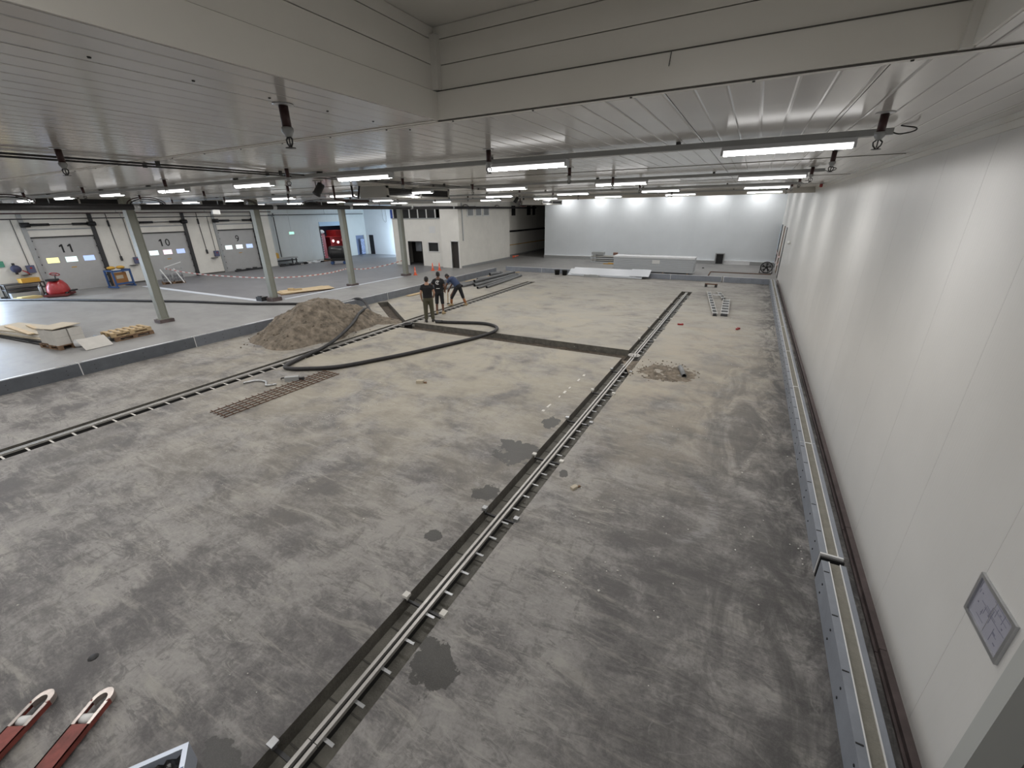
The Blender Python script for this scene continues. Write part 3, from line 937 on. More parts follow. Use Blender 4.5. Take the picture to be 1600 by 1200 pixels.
KERB_MID = mat('mid_grey_kerb_shell', (0.17, 0.185, 0.21), 0.42, 0, 0.12, 3, 0.05, 60)
kerb('kerb', 'grey kerb with concrete filling beside the dark sill of the right wall', (1.30, -3.0), (1.30, 28.1), (3.0, 7.96, 10.9, 13.7, 16.6, 19.6, 22.6, 25.6, 28.4), M['kerb'], side=-1, gaps=(7.96,))
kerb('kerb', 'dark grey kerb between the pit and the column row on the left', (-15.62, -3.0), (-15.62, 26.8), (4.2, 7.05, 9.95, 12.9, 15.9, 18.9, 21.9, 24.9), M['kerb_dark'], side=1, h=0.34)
kerb('kerb', 'blue grey kerb crossing the far end of the pit', (-15.6, 28.12), (1.30, 28.12), (2.9, 5.8, 8.7, 11.6, 14.5), M['kerb'], side=1, gaps=(14.5,))
# white flashing strips lying on the left kerb
for y0, y1, lab in ((1.35, 3.6, 'thin white flashing on the left kerb at the picture edge'), (4.15, 6.4, 'thin white flashing on the left kerb before the pallets'), (8.7, 10.0, 'thin white flashing on the left kerb by the sand heap'), (16.4, 17.6, 'thin white flashing on the left kerb behind the three workers')):
    tag(MB().box(-0.03, 0, 0, 0.03, y1 - y0, 0.006).build('flashing_strip', M['foil'], None, (-15.72, y0, 0.344)), lab, 'flashing', 'flashing strips on the kerb')
def catmull(P, n=6):
    P = [Vector(p) for p in P]
    out = []
    for i in range(len(P) - 1):
        p0, p1, p2, p3 = P[max(i - 1, 0)], P[i], P[i + 1], P[min(i + 2, len(P) - 1)]
        for k in range(n):
            t = k / n
            out.append(0.5 * ((2 * p1) + (p2 - p0) * t + (2 * p0 - 5 * p1 + 4 * p2 - p3) * t * t + (3 * p1 - p0 - 3 * p2 + p3) * t ** 3))
    out.append(P[-1])
    return out


# ================================================================== lamps, trunking, sprinklers, coolers, pipes
LROWS = [(5.70, 'the row nearest the recess'), (10.55, 'the second row from the recess'), (15.40, 'the third row from the recess'), (19.75, 'the row under the bulkhead'),
         (0.85, 'the added unseen row beside the recess'), (-4.0, 'the added unseen row behind the viewer'), (-8.9, 'the last added unseen row behind the viewer')]  # these rows are out of view, added to light the near floor
q = MB()
prof = [(-0.055, 0.0), (-0.05, -0.03), (-0.034, -0.045), (0.034, -0.045), (0.05, -0.03), (0.055, 0.0)]
q.sweep(prof, (-0.57, 0, 0.045), (0.57, 0, 0.045))
lamp0 = thing('tube_light', 'LED tube light', 'lamp', (0, 0, -10), group='LED tube lights under the ceiling')
q.m = [0 if all(abs(q.v[i][2]) < 1e-6 for i in f) else 1 for f in q.f]
q.build('diffuser', [M['lamp'], M['lamp_flank']], lamp0)
MB().box(-0.59, -0.062, 0.045, 0.59, 0.062, 0.085).build('housing', M['lamp_body'], lamp0)
for s_ in (-1, 1):
    MB().box(s_ * 0.582 - 0.012, -0.058, 0.0, s_ * 0.582 + 0.012, 0.058, 0.046).build('end_cap', M['lamp_body'], lamp0)
first = True
for yy, rowname in LROWS:
    kmin = 0 if yy > 3.3 else 2
    t = thing('cable_trunking', 'long grey cable trunking carrying the lamps of %s' % rowname, 'cable trunking', (0, yy, 0), group='cable trunking of the lamp rows')
    x1 = 1.0 if yy > 3.3 else -4.9
    MB().box(-34.8, -0.05, 4.615, x1, 0.05, 4.672).build('trunking', M['grey_metal'], t)
    hm = MB().box(-0.02, -0.045, 4.672, 0.02, 0.045, ZC).mesh('hanger', M['dark_metal'])
    for k in range(12):
        if k >= kmin: link('hanger', hm, t, (-0.9 - 2.97 * k + 0.5 * (k % 2), 0, 0))
    for k in range(kmin, 12):
        x = 0.15 - 2.97 * k
        lab = 'LED tube light, %s from the right wall in %s' % (ORD[k], rowname)
        if first:
            lamp0.location = (x, yy, 4.53); lamp0['label'] = lab; first = False
        else:
            dup(lamp0, (x, yy, 4.53), 0, lab)
# lamps hidden above the bulkhead that wash the far wall
for yy, rn, n in ((25.5, 'the hidden row behind the bulkhead', 12), (31.0, 'the hidden row before the far wall', 6), (36.95, 'the row washing the far wall', 6)):
    t = thing('cable_trunking', 'grey cable trunking of %s' % rn, 'cable trunking', (0, yy, 0), group='cable trunking of the lamp rows')
    MB().box(-34.8 if n > 6 or yy == 31.0 else -16.5, -0.05, 5.415, 1.0, 0.05, ZU).build('trunking', M['grey_metal'], t)
    for k in list(range(n)) + ([9, 10, 11] if yy == 31.0 else []):  # the last three are unseen lamps added to brighten the far-left walls
        dup(lamp0, (0.15 - 2.97 * k, yy, 5.33), 0, 'LED tube light, %s from the right wall in %s' % (ORD[k], rn))

dup(lamp0, (-38.2, 32.3, 3.80), PI / 2, 'added LED tube light inside the loading bay beyond the roller gate')  # made-up lamp, added so the things in the dark bay show
# unseen lamps added behind the viewpoint to brighten the recess and near floor
for k, (x, y) in enumerate(((-0.8, -0.8), (-0.8, -2.6), (-0.8, -5.5), (-0.8, -9.5))):
    dup(lamp0, (x, y, RZ - .085), 0, 'added unseen LED tube light in the recess behind the viewer, %s one' % ORD[k])

# sprinkler heads on a regular grid
sp0 = thing('sprinkler_head', 'sprinkler', 'sprinkler', (0, 0, -10), group='pendent sprinkler heads under the ceiling')
MB().lathe([(0.066, 0), (0.068, -0.006), (0.034, -0.010)], 16).build('rosette', M['galv'], sp0)
MB().lathe([(0.030, -0.006), (0.030, -0.135)], 14).build('drop_pipe', M['pipe_red'], sp0)
MB().lathe([(0.030, -0.135), (0.038, -0.14), (0.038, -0.165), (0.024, -0.185), (0.022, -0.195)], 14).build('reducer', M['grey_metal'], sp0)
f = MB()
for s_ in (-1, 1):
    f.tube([(0.006 * s_, 0, -0.19), (0.030 * s_, 0, -0.21), (0.026 * s_, 0, -0.235), (0.004 * s_, 0, -0.26)], 0.006, 6)
f.tube([(0, 0, -0.195), (0, 0, -0.25)], 0.005, 6)
f.build('yoke', M['dark_metal'], sp0)
MB().lathe([(0.034, -0.26), (0.034, -0.265)], 12).build('deflector', M['dark_metal'], sp0)
first = True
COLN = ['right wall', 'row by the main drain', 'second row past the main drain']
for j in range(7):
    for k in range(10):
        if j == 0 and k == 0: continue
        x, y = 0.79 - 3.74 * k, 2.25 + 2.7 * j
        lab = 'dark red pendent sprinkler head, %s from the right wall, %s cross row from the recess' % (ORD[k], ORD[j])
        if first:
            sp0.location = (x, y, ZC); sp0['label'] = lab; first = False
        else:
            dup(sp0, (x, y, ZC), 0.3 * k, lab)

# big black pipe along the column row
t = thing('overhead_pipe', 'thick black insulated pipe running under the ceiling along the columns', 'pipe', (-19.2, 0, 0))
MB().tube([(0, -13.5, 4.35), (0, 12, 4.35), (0, 30, 4.35)], 0.10, 12).build('insulated_pipe', M['rubber'], t)
MB().tube([(0, 30, 4.35), (0, 41, 4.36)], 0.075, 12).build('slim_pipe', M['rubber'], t)
for y in range(-10, 20, 5):
    MB().tube([(0, y + .8, 4.44), (0, y + .8, ZC)], 0.012, 6).build('hanger_rod', M['galv'], t)
for y in (3.0, 8.0, 13.2, 17.6, 22.5, 27.0):
    MB().lathe([(0.108, -0.09), (0.108, 0.09)], 12).build('pipe_clamp', M['galv'], t).matrix_local = Matrix.Translation((0, y, 4.35)) @ Matrix.Rotation(PI / 2, 4, 'X')
# slim pipes near the dock wall
for x, z, r, lab, mm in ((-34.6, 4.30, 0.035, 'dark red sprinkler main running along the top of the dock gates', 'pipe_red'), (-34.2, 4.02, 0.03, 'slim black conduit running along the dock wall below the red pipe', 'black')):
    t = thing('wall_pipe', lab, 'pipe', (x, 0, 0))
    MB().tube([(0, -13, z), (0, 23.4, z)], r, 8).build('pipe_run', M[mm], t)
    for y in (1, 8.1, 13.3, 18.4, 23.0):
        MB().tube([(0, y, z), (0, y, ZC if z > 4.2 else 4.30)], 0.014, 6).build('hanger_rod', M['galv'], t)
t = thing('wall_pipe', 'dark conduit running along the pale wall beyond the dock gates', 'pipe', (-36.3, 0, 0))
MB().tube([(0, 23.8, 4.05), (0, 34.8, 4.05)], 0.03, 8).build('pipe_run', M['black'], t)
for y in (24.2, 30.0): MB().tube([(0, y, 4.05), (0, y, 4.5)], 0.02, 6).build('hanger_rod', M['galv'], t)
for i, y in enumerate((24.1, 24.75)):
    t = thing('riser_pipe', 'dark riser pipe at the corner past gate nine, %s one' % ('first' if i == 0 else 'second'), 'pipe', (-36.35, y, 0))
    MB().tube([(0, 0, 0.6), (0, 0, 4.2)], 0.04, 8).build('pipe_run', M['dark_metal'], t)
    MB().box(-.15, -.06, 3.9, .05, .06, 3.96).build('pipe_bracket', M['galv'], t)
# two conduits under the left ceiling
for x in (-7.2, -7.55):
    t = thing('ceiling_conduit', 'thin grey conduit under the left ceiling panels, %s of the pair' % ('nearer' if x > -7.3 else 'farther'), 'conduit', (x, 0, 0))
    MB().tube([(0, -12, ZC - 0.04), (0, 4, ZC - 0.04), (0, 12.5, ZC - 0.04)], 0.013, 6).build('conduit_run', M['dark_metal'], t)
    for y in (1.5, 3.4, 5.2, 7.4, 9.8, 12.0):
        MB().box(-.02, y - .02, ZC - .06, .02, y + .02, ZC).build('saddle_clip', M['dark_metal'], t)

# unit coolers under the ceiling
for x, y0, y1, z0, lab in ((-8.85, 9.45, 12.3, 4.42, 'ceiling air cooler with two dark fan openings above the trench crossing'),
                           (-8.6, 19.0, 21.4, 4.30, 'ceiling air cooler beside the bulkhead above the white panels'),
                           (-21.2, 6.0, 8.4, 4.40, 'dark ceiling air cooler behind the black pipe beyond the first column'),
                           (-21.2, 11.2, 13.2, 4.40, 'dark ceiling air cooler behind the black pipe at gate nine'),
                           (-21.2, 16.3, 18.6, 4.40, 'dark ceiling air cooler behind the black pipe at the third column')):
    t = thing('air_cooler', lab, 'air cooler', (x, 0, 0), group='air coolers under the ceiling')
    ztop = ZC if y1 < YB else 4.5
    q = MB()
    q.sweep([(-1.0, 0.0), (0.0, 0.0), (0.12, ztop - z0 - 0.01), (-1.0, ztop - z0 - 0.01)], (0, y1, z0), (0, y0, z0)) if False else None
    q.box(-1.0, y0, z0, -0.03, y1, ztop)
    q.box(-0.03, y0, z0, 0.0, y0 + 0.08, ztop).box(-0.03, y1 - 0.08, z0, 0, y1, ztop).box(-0.03, y0, z0, 0, y1, z0 + 0.05).box(-.03, y0, ztop - .05, 0, y1, ztop)
    q.box(-0.03, (y0 + y1) / 2 - .025, z0, 0, (y0 + y1) / 2 + .025, ztop)
    q.build('casing', M['cooler'], t)
    ym = (y0 + y1) / 2
    for a, c in ((y0 + .08, ym - .025), (ym + .025, y1 - .08)):
        g = MB().box(-0.03, a, z0 + .05, -0.022, c, ztop - .05).build('fan_opening', M['grille'], t)
        s2 = MB()
        for k in range(3):
            zz = z0 + .05 + (ztop - z0 - .1) * (k + .5) / 3
            s2.box(-0.02, a, zz - .004, -0.012, c, zz + .004)
        s2.build('guard_wire', M['dark_metal'], g)
    for yy in (y0 + .1, y1 - .1):
        MB().tube([(-.5, yy, ztop), (-.5, yy, ZU if y1 > YB else ZC + .01)], .012, 6).build('hanger_rod', M['galv'], t)
# ceiling floodlights (dark cans on stirrups)
for x, y, zc, lab in ((-8.5, 7.0, ZC, 'black ceiling spotlight can tilted down near the middle of the hall'), (-9.9, 19.0, ZC, 'small black spotlight can hanging under the bulkhead by the office')):
    t = thing('spotlight', lab, 'spotlight', (x, y, zc))
    MB().box(-.09, -.06, -.02, .09, .06, 0).build('mount_plate', M['cooler'], t)
    MB().tube([(-.09, 0, -.02), (-.09, 0, -.16), (-.08, 0, -.18)], .008, 6).tube([(.09, 0, -.02), (.09, 0, -.16), (.08, 0, -.18)], .008, 6).build('stirrup', M['black'], t)
    c = MB().lathe([(0.0, .12), (.06, .12), (.075, .10), (.075, -.10), (.085, -.12), (.085, -.15), (.07, -.15), (.068, -.11), (0, -.11)], 16, cap=False).build('can', M['black'], t)
    c.matrix_local = Matrix.Translation((0, 0, -.17)) @ Matrix.Rotation(0.55, 4, 'Y') @ Matrix.Rotation(-0.3, 4, 'X')
# cable loops above the black pipe
for y, h, lab in ((4.9, .33, 'dark cable loop over the black pipe at the left picture edge'), (8.35, .32, 'red and black cable loop over the pipe beside the first column'), (11.9, .30, 'dark cable loop over the pipe before gate nine'),
                  (15.2, .30, 'dark cable loop over the pipe at the third column'), (28.6, .22, 'round cable coil on the pipe in front of the office windows'), (33.3, .2, 'red cable loop on the pipe near the corridor')):
    t = thing('cable_loop', lab, 'cable', (-19.2, y, 4.35), group='cable loops over the black pipe')
    for k, mm in enumerate(('pipe_red', 'rubber')):
        pts = [(0.03 * k, -.55 * h / .3 * math.cos(PI * i / 14) * (1 - .15 * k), .08 + (h - .08) * math.sin(PI * i / 14) * (1 - .25 * k)) for i in range(15)]
        MB().tube(pts, 0.018, 6).build('cable', M[mm], t)
# alarm beacon and loops at the ends of the trunking
t = thing('alarm_beacon', 'small red alarm beacon under the ceiling by the right wall', 'beacon', (1.66, 17.5, ZC))
MB().lathe([(.05, 0), (.05, -.02)], 12).build('socket', M['galv'], t)
MB().lathe([(.042, -.02), (.045, -.1), (.03, -.12), (.0, -.122)], 12).build('lens', M['red'], t)
for yy, rn in LROWS[:3]:
    t = thing('cable_loop', 'dark cable loop ending the trunking of %s' % rn, 'cable', (1.0, yy, 4.64), group='cable loops at the trunking ends')
    pts = catmull([(0, 0, 0), (.05, -.01, -.02), (.12, -.03, -.015), (.17, 0, .005), (.17, .05, .03), (.12, .07, .045), (.06, .05, .055)])
    MB().tube(pts, 0.006, 6).build('cable', M['black'], t)
# exit sign on its drop rod
t = thing('exit_sign', 'small lit green exit sign hanging before the pale wall', 'exit sign', (-33.0, 23.75, 0))
MB().tube([(0, 0, 2.79), (0, 0, 4.70 if 23.75 < YB else ZU)], 0.012, 6).build('drop_rod', M['galv'], t)
MB().box(-.03, -.24, 2.56, .03, .24, 2.79).build('sign_box', M['white'], t)
MB().box(.03, -.22, 2.58, .034, .22, 2.77).build('lit_face', emit('exit_green_glow', (0.45, 0.95, 0.75), 1.1), t)
# pipe assembly near the centre under the ceiling
t = thing('pipe_assembly', 'dark red and black valve pipes hanging beside the first air cooler', 'pipe', (-9.9, 8.6, 0))
MB().tube([(0, 0, ZC), (0, 0, 4.38), (.1, .25, 4.34), (.3, .9, 4.34)], .03, 8).build('red_pipe', M['pipe_red'], t)
MB().tube([(.35, .3, ZC), (.35, .3, 4.45), (.42, .42, 4.40), (.42, .5, ZC)], .026, 8).build('black_pipe', M['rubber'], t)
MB().obox((.1, .45, 4.33), (.16, .3, .06)).build('valve_block', M['dark_metal'], t)
t = thing('pipe_assembly', 'dark red pipe drop at the corridor mouth beside the bulkhead', 'pipe', (-10.3, 20.15, 0))
MB().tube([(0, 0, ZC), (0, 0, 4.3), (.05, .0, 4.26), (.35, 0, 4.26)], .03, 8).build('red_pipe', M['pipe_red'], t)
MB().tube([(.22, -.05, ZC), (.22, -.05, 4.36), (.3, -.05, 4.30)], .035, 8).build('black_pipe', M['rubber'], t)
# ================================================================== drains in the trenches
def slot_drain(name, lab, x, y0, y1, tab_side, tab_len, tab_pitch, ztop, clips):
    t = thing(name, lab, 'drain', (x, 0, 0))
    MB().box(-0.022, y0, -0.165, 0.022, y1, ztop - 0.035).build('channel_body', M['dark_metal'], t)
    n = 6
    for s_ in (-1, 1):
        for k in range(n):
            a, c = y0 + (y1 - y0) * k / n, y0 + (y1 - y0) * (k + 1) / n
            MB().box(s_ * 0.035 - 0.017, a + .003, ztop - 0.04, s_ * 0.035 + 0.017, c - .003, ztop).build('rail', M['steel'], t)
    tm = MB().box(0, -0.015, -0.006, tab_len, 0.015, 0.0).mesh('anchor_tab', M['galv'] if clips else M['chip'])
    y = y0 + 0.3
    while y < y1 - .1:
        link('anchor_tab', tm, t, (tab_side * (0.052 if tab_side > 0 else 0.052 + 0.0), y, ztop - 0.03)).scale = (tab_side, 1, 1)
        y += tab_pitch
    bm_ = MB().box(-0.012, -0.006, 0, 0.012, 0.006, ztop - 0.03 + 0.165).mesh('leg', M['galv'])
    y = y0 + 0.6
    while y < y1 - .1:
        link('leg', bm_, t, (-0.05, y, -0.165))
        y += tab_pitch * 2
    return t


dr = slot_drain('slot_drain', 'stainless twin-rail slot drain set in the long middle trench', -2.50, -3.5, 23.95, 1, 0.11, 0.334, -0.012, True)
for i, y in enumerate((0.91, 2.53, 4.22, 5.9, 7.5, 9.15, 10.8, 14.1, 15.7, 17.4, 19.0, 20.7, 22.3)):
    MB().box(-0.26, y - 0.015, -0.075, 0.25, y + 0.015, -0.05).build('cross_bar', M['dark_metal'], dr)
    for s_, x in ((-1, -0.262), (1, 0.252)):
        q = MB().box(x - 0.035, y - 0.035, 0.0, x + 0.035, y + 0.035, 0.028 + .008 * (i % 3)).box(x + (-.0 if s_ < 0 else -.012), y - .015, -.07, x + (.012 if s_ < 0 else 0), y + .015, 0.02)
        q.build('edge_clip', M['chip'] if i % 2 else M['galv'], dr)
# joints across the screeded trench bed
rb = MB().box(-0.255, -0.007, -0.172, 0.25, 0.007, -0.164).mesh('bed_joint', M['seam'])
y = 0.2
while y < 23.8:
    link('bed_joint', rb, dr, (0, y, 0)); y += 0.41
slot_drain('slot_drain', 'stainless twin-rail slot drain with white anchor tabs in the left trench', -11.60, -3.5, 23.95, 1, 0.27, 0.334, -0.006, False)
t = thing('drain_pot', 'round stainless drain pot where the cross trench meets the main drain', 'drain pot', (-2.50, 12.28, 0))
MB().lathe([(0.10, -0.17), (0.10, -0.02), (0.175, -0.012), (0.175, 0.004), (0.155, 0.008), (0.15, -0.01), (0.09, -0.02), (0.085, -0.16)], 24, cap=False).build('pot_body', M['steel'], t)
MB().lathe([(0.0, -0.05), (0.088, -0.05)], 20, cap=False).build('pot_bottom', M['black'], t)
t = thing('drain_pot', 'black drain pot stub at the crossing beside the left drain', 'drain pot', (-11.28, 12.35, -0.16))
MB().lathe([(0.17, 0), (0.17, 0.14), (0.19, 0.145), (0.19, 0.19), (0.15, 0.19), (0.15, 0.05)], 18, cap=False).build('pot_body', M['rubber'], t)
MB().lathe([(0, 0.06), (0.15, 0.06)], 18, cap=False).build('pot_bottom', M['black'], t)

# ---- loose soil in the cross trench
def heightfield(name, m, nx, ny, sx, sy, fn, loc, rz=0.0, label=None, cat=None, kind=None):
    b = MB()
    vs = []
    for j in range(ny + 1):
        for i in range(nx + 1):
            x, y = (i / nx - .5) * sx, (j / ny - .5) * sy
            vs.append((x, y, fn(x, y)))
    fs = []
    for j in range(ny):
        for i in range(nx):
            a = j * (nx + 1) + i
            fc = (a, a + 1, a + nx + 2, a + nx + 1)
            if max(vs[k][2] for k in fc) > -0.03 + (-10 if kind == 'bed' else 0):
                fs.append(fc)
    b.add(vs, fs, 0, True)
    o = b.build(name, m, None, loc, rz)
    return tag(o, label, cat, None, None if kind == 'bed' else kind)


def fbm(x, y, s, o=4, seed=0.0):
    return mnoise.fractal(Vector((x * s + seed, y * s - seed, seed)), 0.75, 2.1, o)


heightfield('soil_bed', M['soil'], 150, 14, 8.45, 0.80, lambda x, y: -0.19 + 0.035 * fbm(x, y, 2.2, 5, 3) + .02 * fbm(x, y, 9, 3, 1), (-7.0, 12.28, 0), 0, 'dark damp soil bed of the cross trench', 'soil', 'bed')
ang = math.atan2(_d.y, _d.x)
heightfield('soil_bed', M['soil'], 60, 10, 4.4, 0.46, lambda x, y: -0.19 + 0.035 * fbm(x, y, 2.2, 5, 8) + .02 * fbm(x, y, 9, 3, 4), (-13.52, 13.82, 0), ang, 'dark damp soil bed of the slanted trench at the left kerb', 'soil', 'bed')

# ---- heap of excavated sand
def heap(x, y):
    a = math.atan2(y, x)
    r = math.hypot(x / 1.72, y / 2.62)
    r *= 1 + 0.10 * math.sin(3 * a + .6) + .06 * math.sin(7 * a)
    base = max(0.0, 1 - r)
    h = 1.45 * base ** 1.0
    h = min(h, 0.86 + 0.28 * base)
    h += 0.12 * base ** 0.3 * fbm(x, y, 1.3, 5, 2.0) * (base > 0) + (0.05 * fbm(x, y, 3.3, 5, 5.0) + 0.03 * fbm(x, y, 9.0, 4, 1.0)) * min(1, base * 6)
    # low tongue towards the slanted trench
    q = max(0.0, 1 - math.hypot((x - 1.15) / 0.9, (y - 2.1) / 0.65))
    h = max(h, 0.0) + 0.22 * q * (1 + .5 * fbm(x, y, 4, 4, 7)) + .05 * q * fbm(x, y, 12, 3, 1)
    return h - 0.035


heightfield('sand_heap', M['sand'], 120, 150, 4.3, 6.0, heap, (-13.75, 10.2, 0), 0, 'large heap of excavated sand beside the left kerb', 'sand heap', 'thing')
heightfield('soil_scatter', M['sand'], 90, 90, 2.0, 2.0, lambda x, y: -0.02 + 0.075 * max(0, 1 - math.hypot(x / .95, y / .85)) * (0.9 + 1.1 * fbm(x, y, 3.2, 5, 9)) + .02 * fbm(x, y, 9, 4, 3) * max(0, 1 - math.hypot(x, y)) + 0.002, (-1.38, 11.15, 0), 0.4, 'low scatter of crumbly soil beside the main drain', 'soil', 'thing')
b = MB()
rr = random.Random(5)


def clod(b, x, y, z, s, m=0):
    vs = []
    for (px, py, pz) in ((1, 0, 0), (-1, 0, 0), (0, 1, 0), (0, -1, 0), (0, 0, 1), (0, 0, -1)):
        k = s * rr.uniform(.6, 1.2)
        vs.append((x + px * k, y + py * k, z + pz * k * .7 + s * .4))
    b.add(vs, [(0, 2, 4), (2, 1, 4), (1, 3, 4), (3, 0, 4), (2, 0, 5), (1, 2, 5), (3, 1, 5), (0, 3, 5)], m)
for k in range(170):
    a, r = rr.uniform(0, 2 * PI), rr.uniform(0.2, 1.0) ** .7
    x, y = -13.75 + 1.9 * r * math.cos(a), 10.2 + 2.85 * r * math.sin(a)
    clod(b, x, y, max(0, heap(x + 13.75, y - 10.2)), rr.uniform(.015, .05))
tag(b.build('sand_clods', M['sand'], None), 'scattered clods of sand on and around the heap', 'sand', kind='stuff')
b = MB()
for k in range(110):
    a, r = rr.uniform(0, 2 * PI), rr.uniform(0.1, 1.0) ** .6
    clod(b, -1.55 + 1.0 * r * math.cos(a), 11.2 + .95 * r * math.sin(a), 0, rr.uniform(.008, .03))
tag(b.build('soil_clods', M['sand'], None), 'crumbs of soil scattered beside the main drain', 'soil', kind='stuff')
# crumbs and paper bits over the floor
b = MB()
for k in range(260):
    x = rr.uniform(-11, 1.1); y = rr.uniform(.6, 20)
    if -2.8 < x < -2.2 or -11.9 < x < -11.1: continue
    clod(b, x, y, 0, rr.uniform(.004, .013))
for cx_, cy_, n_, sp_ in ((0.7, 17.2, 30, .6), (-1.6, 5.0, 8, .25), (-1.3, 3.6, 9, .14), (-.35, 4.2, 14, .5), (.4, 7.6, 12, .5), (-6.6, 3.2, 14, .9), (1.05, 5.5, 12, .3)):
    for k in range(n_):
        clod(b, min(1.2, rr.gauss(cx_, sp_)), rr.gauss(cy_, sp_), 0, rr.uniform(.006, .02))
for k in range(40):      # line of white filler crumbs
    f_ = k / 40
    clod(b, -7.75 + 0.9 * f_ + rr.gauss(0, .01), 4.55 + 1.75 * f_, 0, rr.uniform(.004, .012))
for k in (0, 1, 3, 4, 5, 7, 8):       # broken pale paint dashes left of the main drain
    y_ = 7.6 + .3 * k + rr.uniform(-.05, .05)
    b.obox((-3.36 + .01 * k, y_, .003), (.05 * rr.uniform(.6, 1.2), rr.uniform(.08, .24), .004), rr.uniform(-.1, .1))
tag(b.build('floor_crumbs', M['chip'], None), 'pale crumbs and paper bits strewn over the concrete', 'debris', kind='stuff')

# ---- thick black hose
P = [(-35.1, 6.85, .05), (-32.3, 8.2, .05), (-29.2, 9.38, .05), (-26.5, 10.4, .05), (-24.3, 11.19, .05), (-20.9, 12.1, .05), (-18.9, 13.0, .05), (-17.2, 13.55, .06), (-16.2, 13.9, .22), (-15.7, 14.0, .39), (-15.2, 13.95, .30), (-14.6, 13.6, .07),
     (-14.0, 13.1, .06), (-13.45, 12.4, .12), (-12.95, 11.6, .25), (-12.4, 10.7, .30), (-11.85, 9.6, .16), (-11.5, 8.6, .06), (-11.25, 7.6, .06), (-11.1, 7.12, .06), (-10.95, 6.86, .06), (-10.65, 6.85, .06),
     (-10.3, 7.02, .06), (-9.6, 7.53, .06), (-8.97, 8.62, .06), (-8.5, 9.6, .06), (-8.1, 10.6, .06), (-7.75, 11.5, .06), (-7.58, 12.2, .06), (-7.55, 12.75, .06), (-7.75, 13.2, .06), (-8.15, 13.45, .06), (-8.6, 13.5, .06), (-9.3, 13.3, .06), (-9.7, 13.15, .06), (-10.12, 13.03, .06)]
t = thing('pump_hose', 'thick black pump hose looping from the left wall past the sand heap', 'hose', (0, 0, 0))
HP = [Vector((p.x, p.y, max(p.z, heap(p.x + 13.75, p.y - 10.2) + .05 if abs(p.x + 13.75) < 2.1 and abs(p.y - 10.2) < 2.95 else 0))) for p in catmull(P)]
for _ in range(6):
    HP = [HP[0]] + [Vector((HP[i].x, HP[i].y, max((HP[i - 1].z + 2 * HP[i].z + HP[i + 1].z) / 4, .058))) for i in range(1, len(HP) - 1)] + [HP[-1]]
MB().tube(HP, 0.058, 10).build('hose_run', M['rubber'], t)
MB().tube([(-10.10, 13.03, .066), (-10.25, 13.0, .066), (-10.38, 12.98, .066)], 0.066, 12).build('hose_coupling', M['dark_metal'], t)
t = thing('hose_offcut', 'short curved grey hose offcut beside the left drain', 'hose', (-10.45, 5.75, 0))
MB().tube(catmull([(-.45, -.12, .03), (-.3, .15, .03), (0, .2, .03), (.25, .05, .03), (.4, .22, .03)]), 0.025, 8).build('hose_run', M['galv'], t)
t = thing('power_tool', 'small grey power tool lying beside the black hose', 'tool', (-9.95, 6.35, 0), 0.7)
MB().obox((0, 0, .06), (.34, .11, .12)).build('motor_body', M['grey_metal'], t)
MB().obox((.22, 0, .05), (.14, .07, .07)).build('gear_head', M['dark_metal'], t)
MB().tube([(-.16, 0, .1), (-.26, .04, .08), (-.3, .12, .03)], .02, 6).build('handle', M['black'], t)

# ---- sheet of reinforcing mesh
t = thing('rebar_mesh', 'rusty sheet of reinforcing mesh lying on the concrete', 'rebar mesh', (-9.55, 5.75, 0), -0.03)
lm = MB().tube([(0, -1.5, 0), (0, 1.5, 0)], 0.009, 6).mesh('long_bar', M['rust'])
sm_ = MB().tube([(-.33, 0, 0), (.33, 0, 0)], 0.009, 6).mesh('cross_wire', M['rust'])
for k in range(5): link('long_bar', lm, t, (-.27 + .135 * k, 0, .012 + .002 * (k % 3)), 0.004 * (k % 3 - 1))
for k in range(20): link('cross_wire', sm_, t, (0.0, -1.45 + .152 * k, .028), 0.02 * math.sin(k * 2.1))

# ---- pipes and boards stacked by the left kerb
for i, (a, c, z, r, lab) in enumerate((
        ((-14.75, 19.3), (-14.55, 22.6), .085, .085, 'grey drain pipe nearest the kerb with a dark open end'),
        ((-14.3, 20.5), (-14.05, 25.6), .085, .085, 'long grey drain pipe, second from the left kerb'),
        ((-14.0, 21.4), (-13.75, 26.0), .25, .085, 'grey drain pipe lying on top of the others'),
        ((-13.75, 21.0), (-13.65, 26.2), .085, .085, 'long grey drain pipe in the middle of the bundle'),
        ((-13.15, 20.4), (-13.4, 25.9), .07, .07, 'slim grey drain pipe, second from the left drain'),
        ((-12.8, 20.8), (-13.15, 25.8), .07, .07, 'slim grey drain pipe nearest the left drain'),
        ((-14.75, 22.9), (-14.35, 23.9), .10, .10, 'short thick pipe offcut behind the pipe bundle'),
        ((-14.25, 23.6), (-13.95, 24.6), .36, .10, 'short thick pipe offcut resting on the pipe bundle'))):
    t = thing('drain_pipe', lab, 'pipe', (0, 0, 0), group='grey drain pipes beside the left kerb')
    MB().pipe((*a, z), (*c, z), r, r - .008, 16, 0, 1).build('pipe_wall', [M['pvc'], M['pvc_in']], t)
    d_ = (Vector((*c, z)) - Vector((*a, z))).normalized()
    MB().pipe(Vector((*c, z)) - d_ * .16, Vector((*c, z)) + d_ * .0, r + .008, r, 16).build('socket_end', M['pvc'], t)
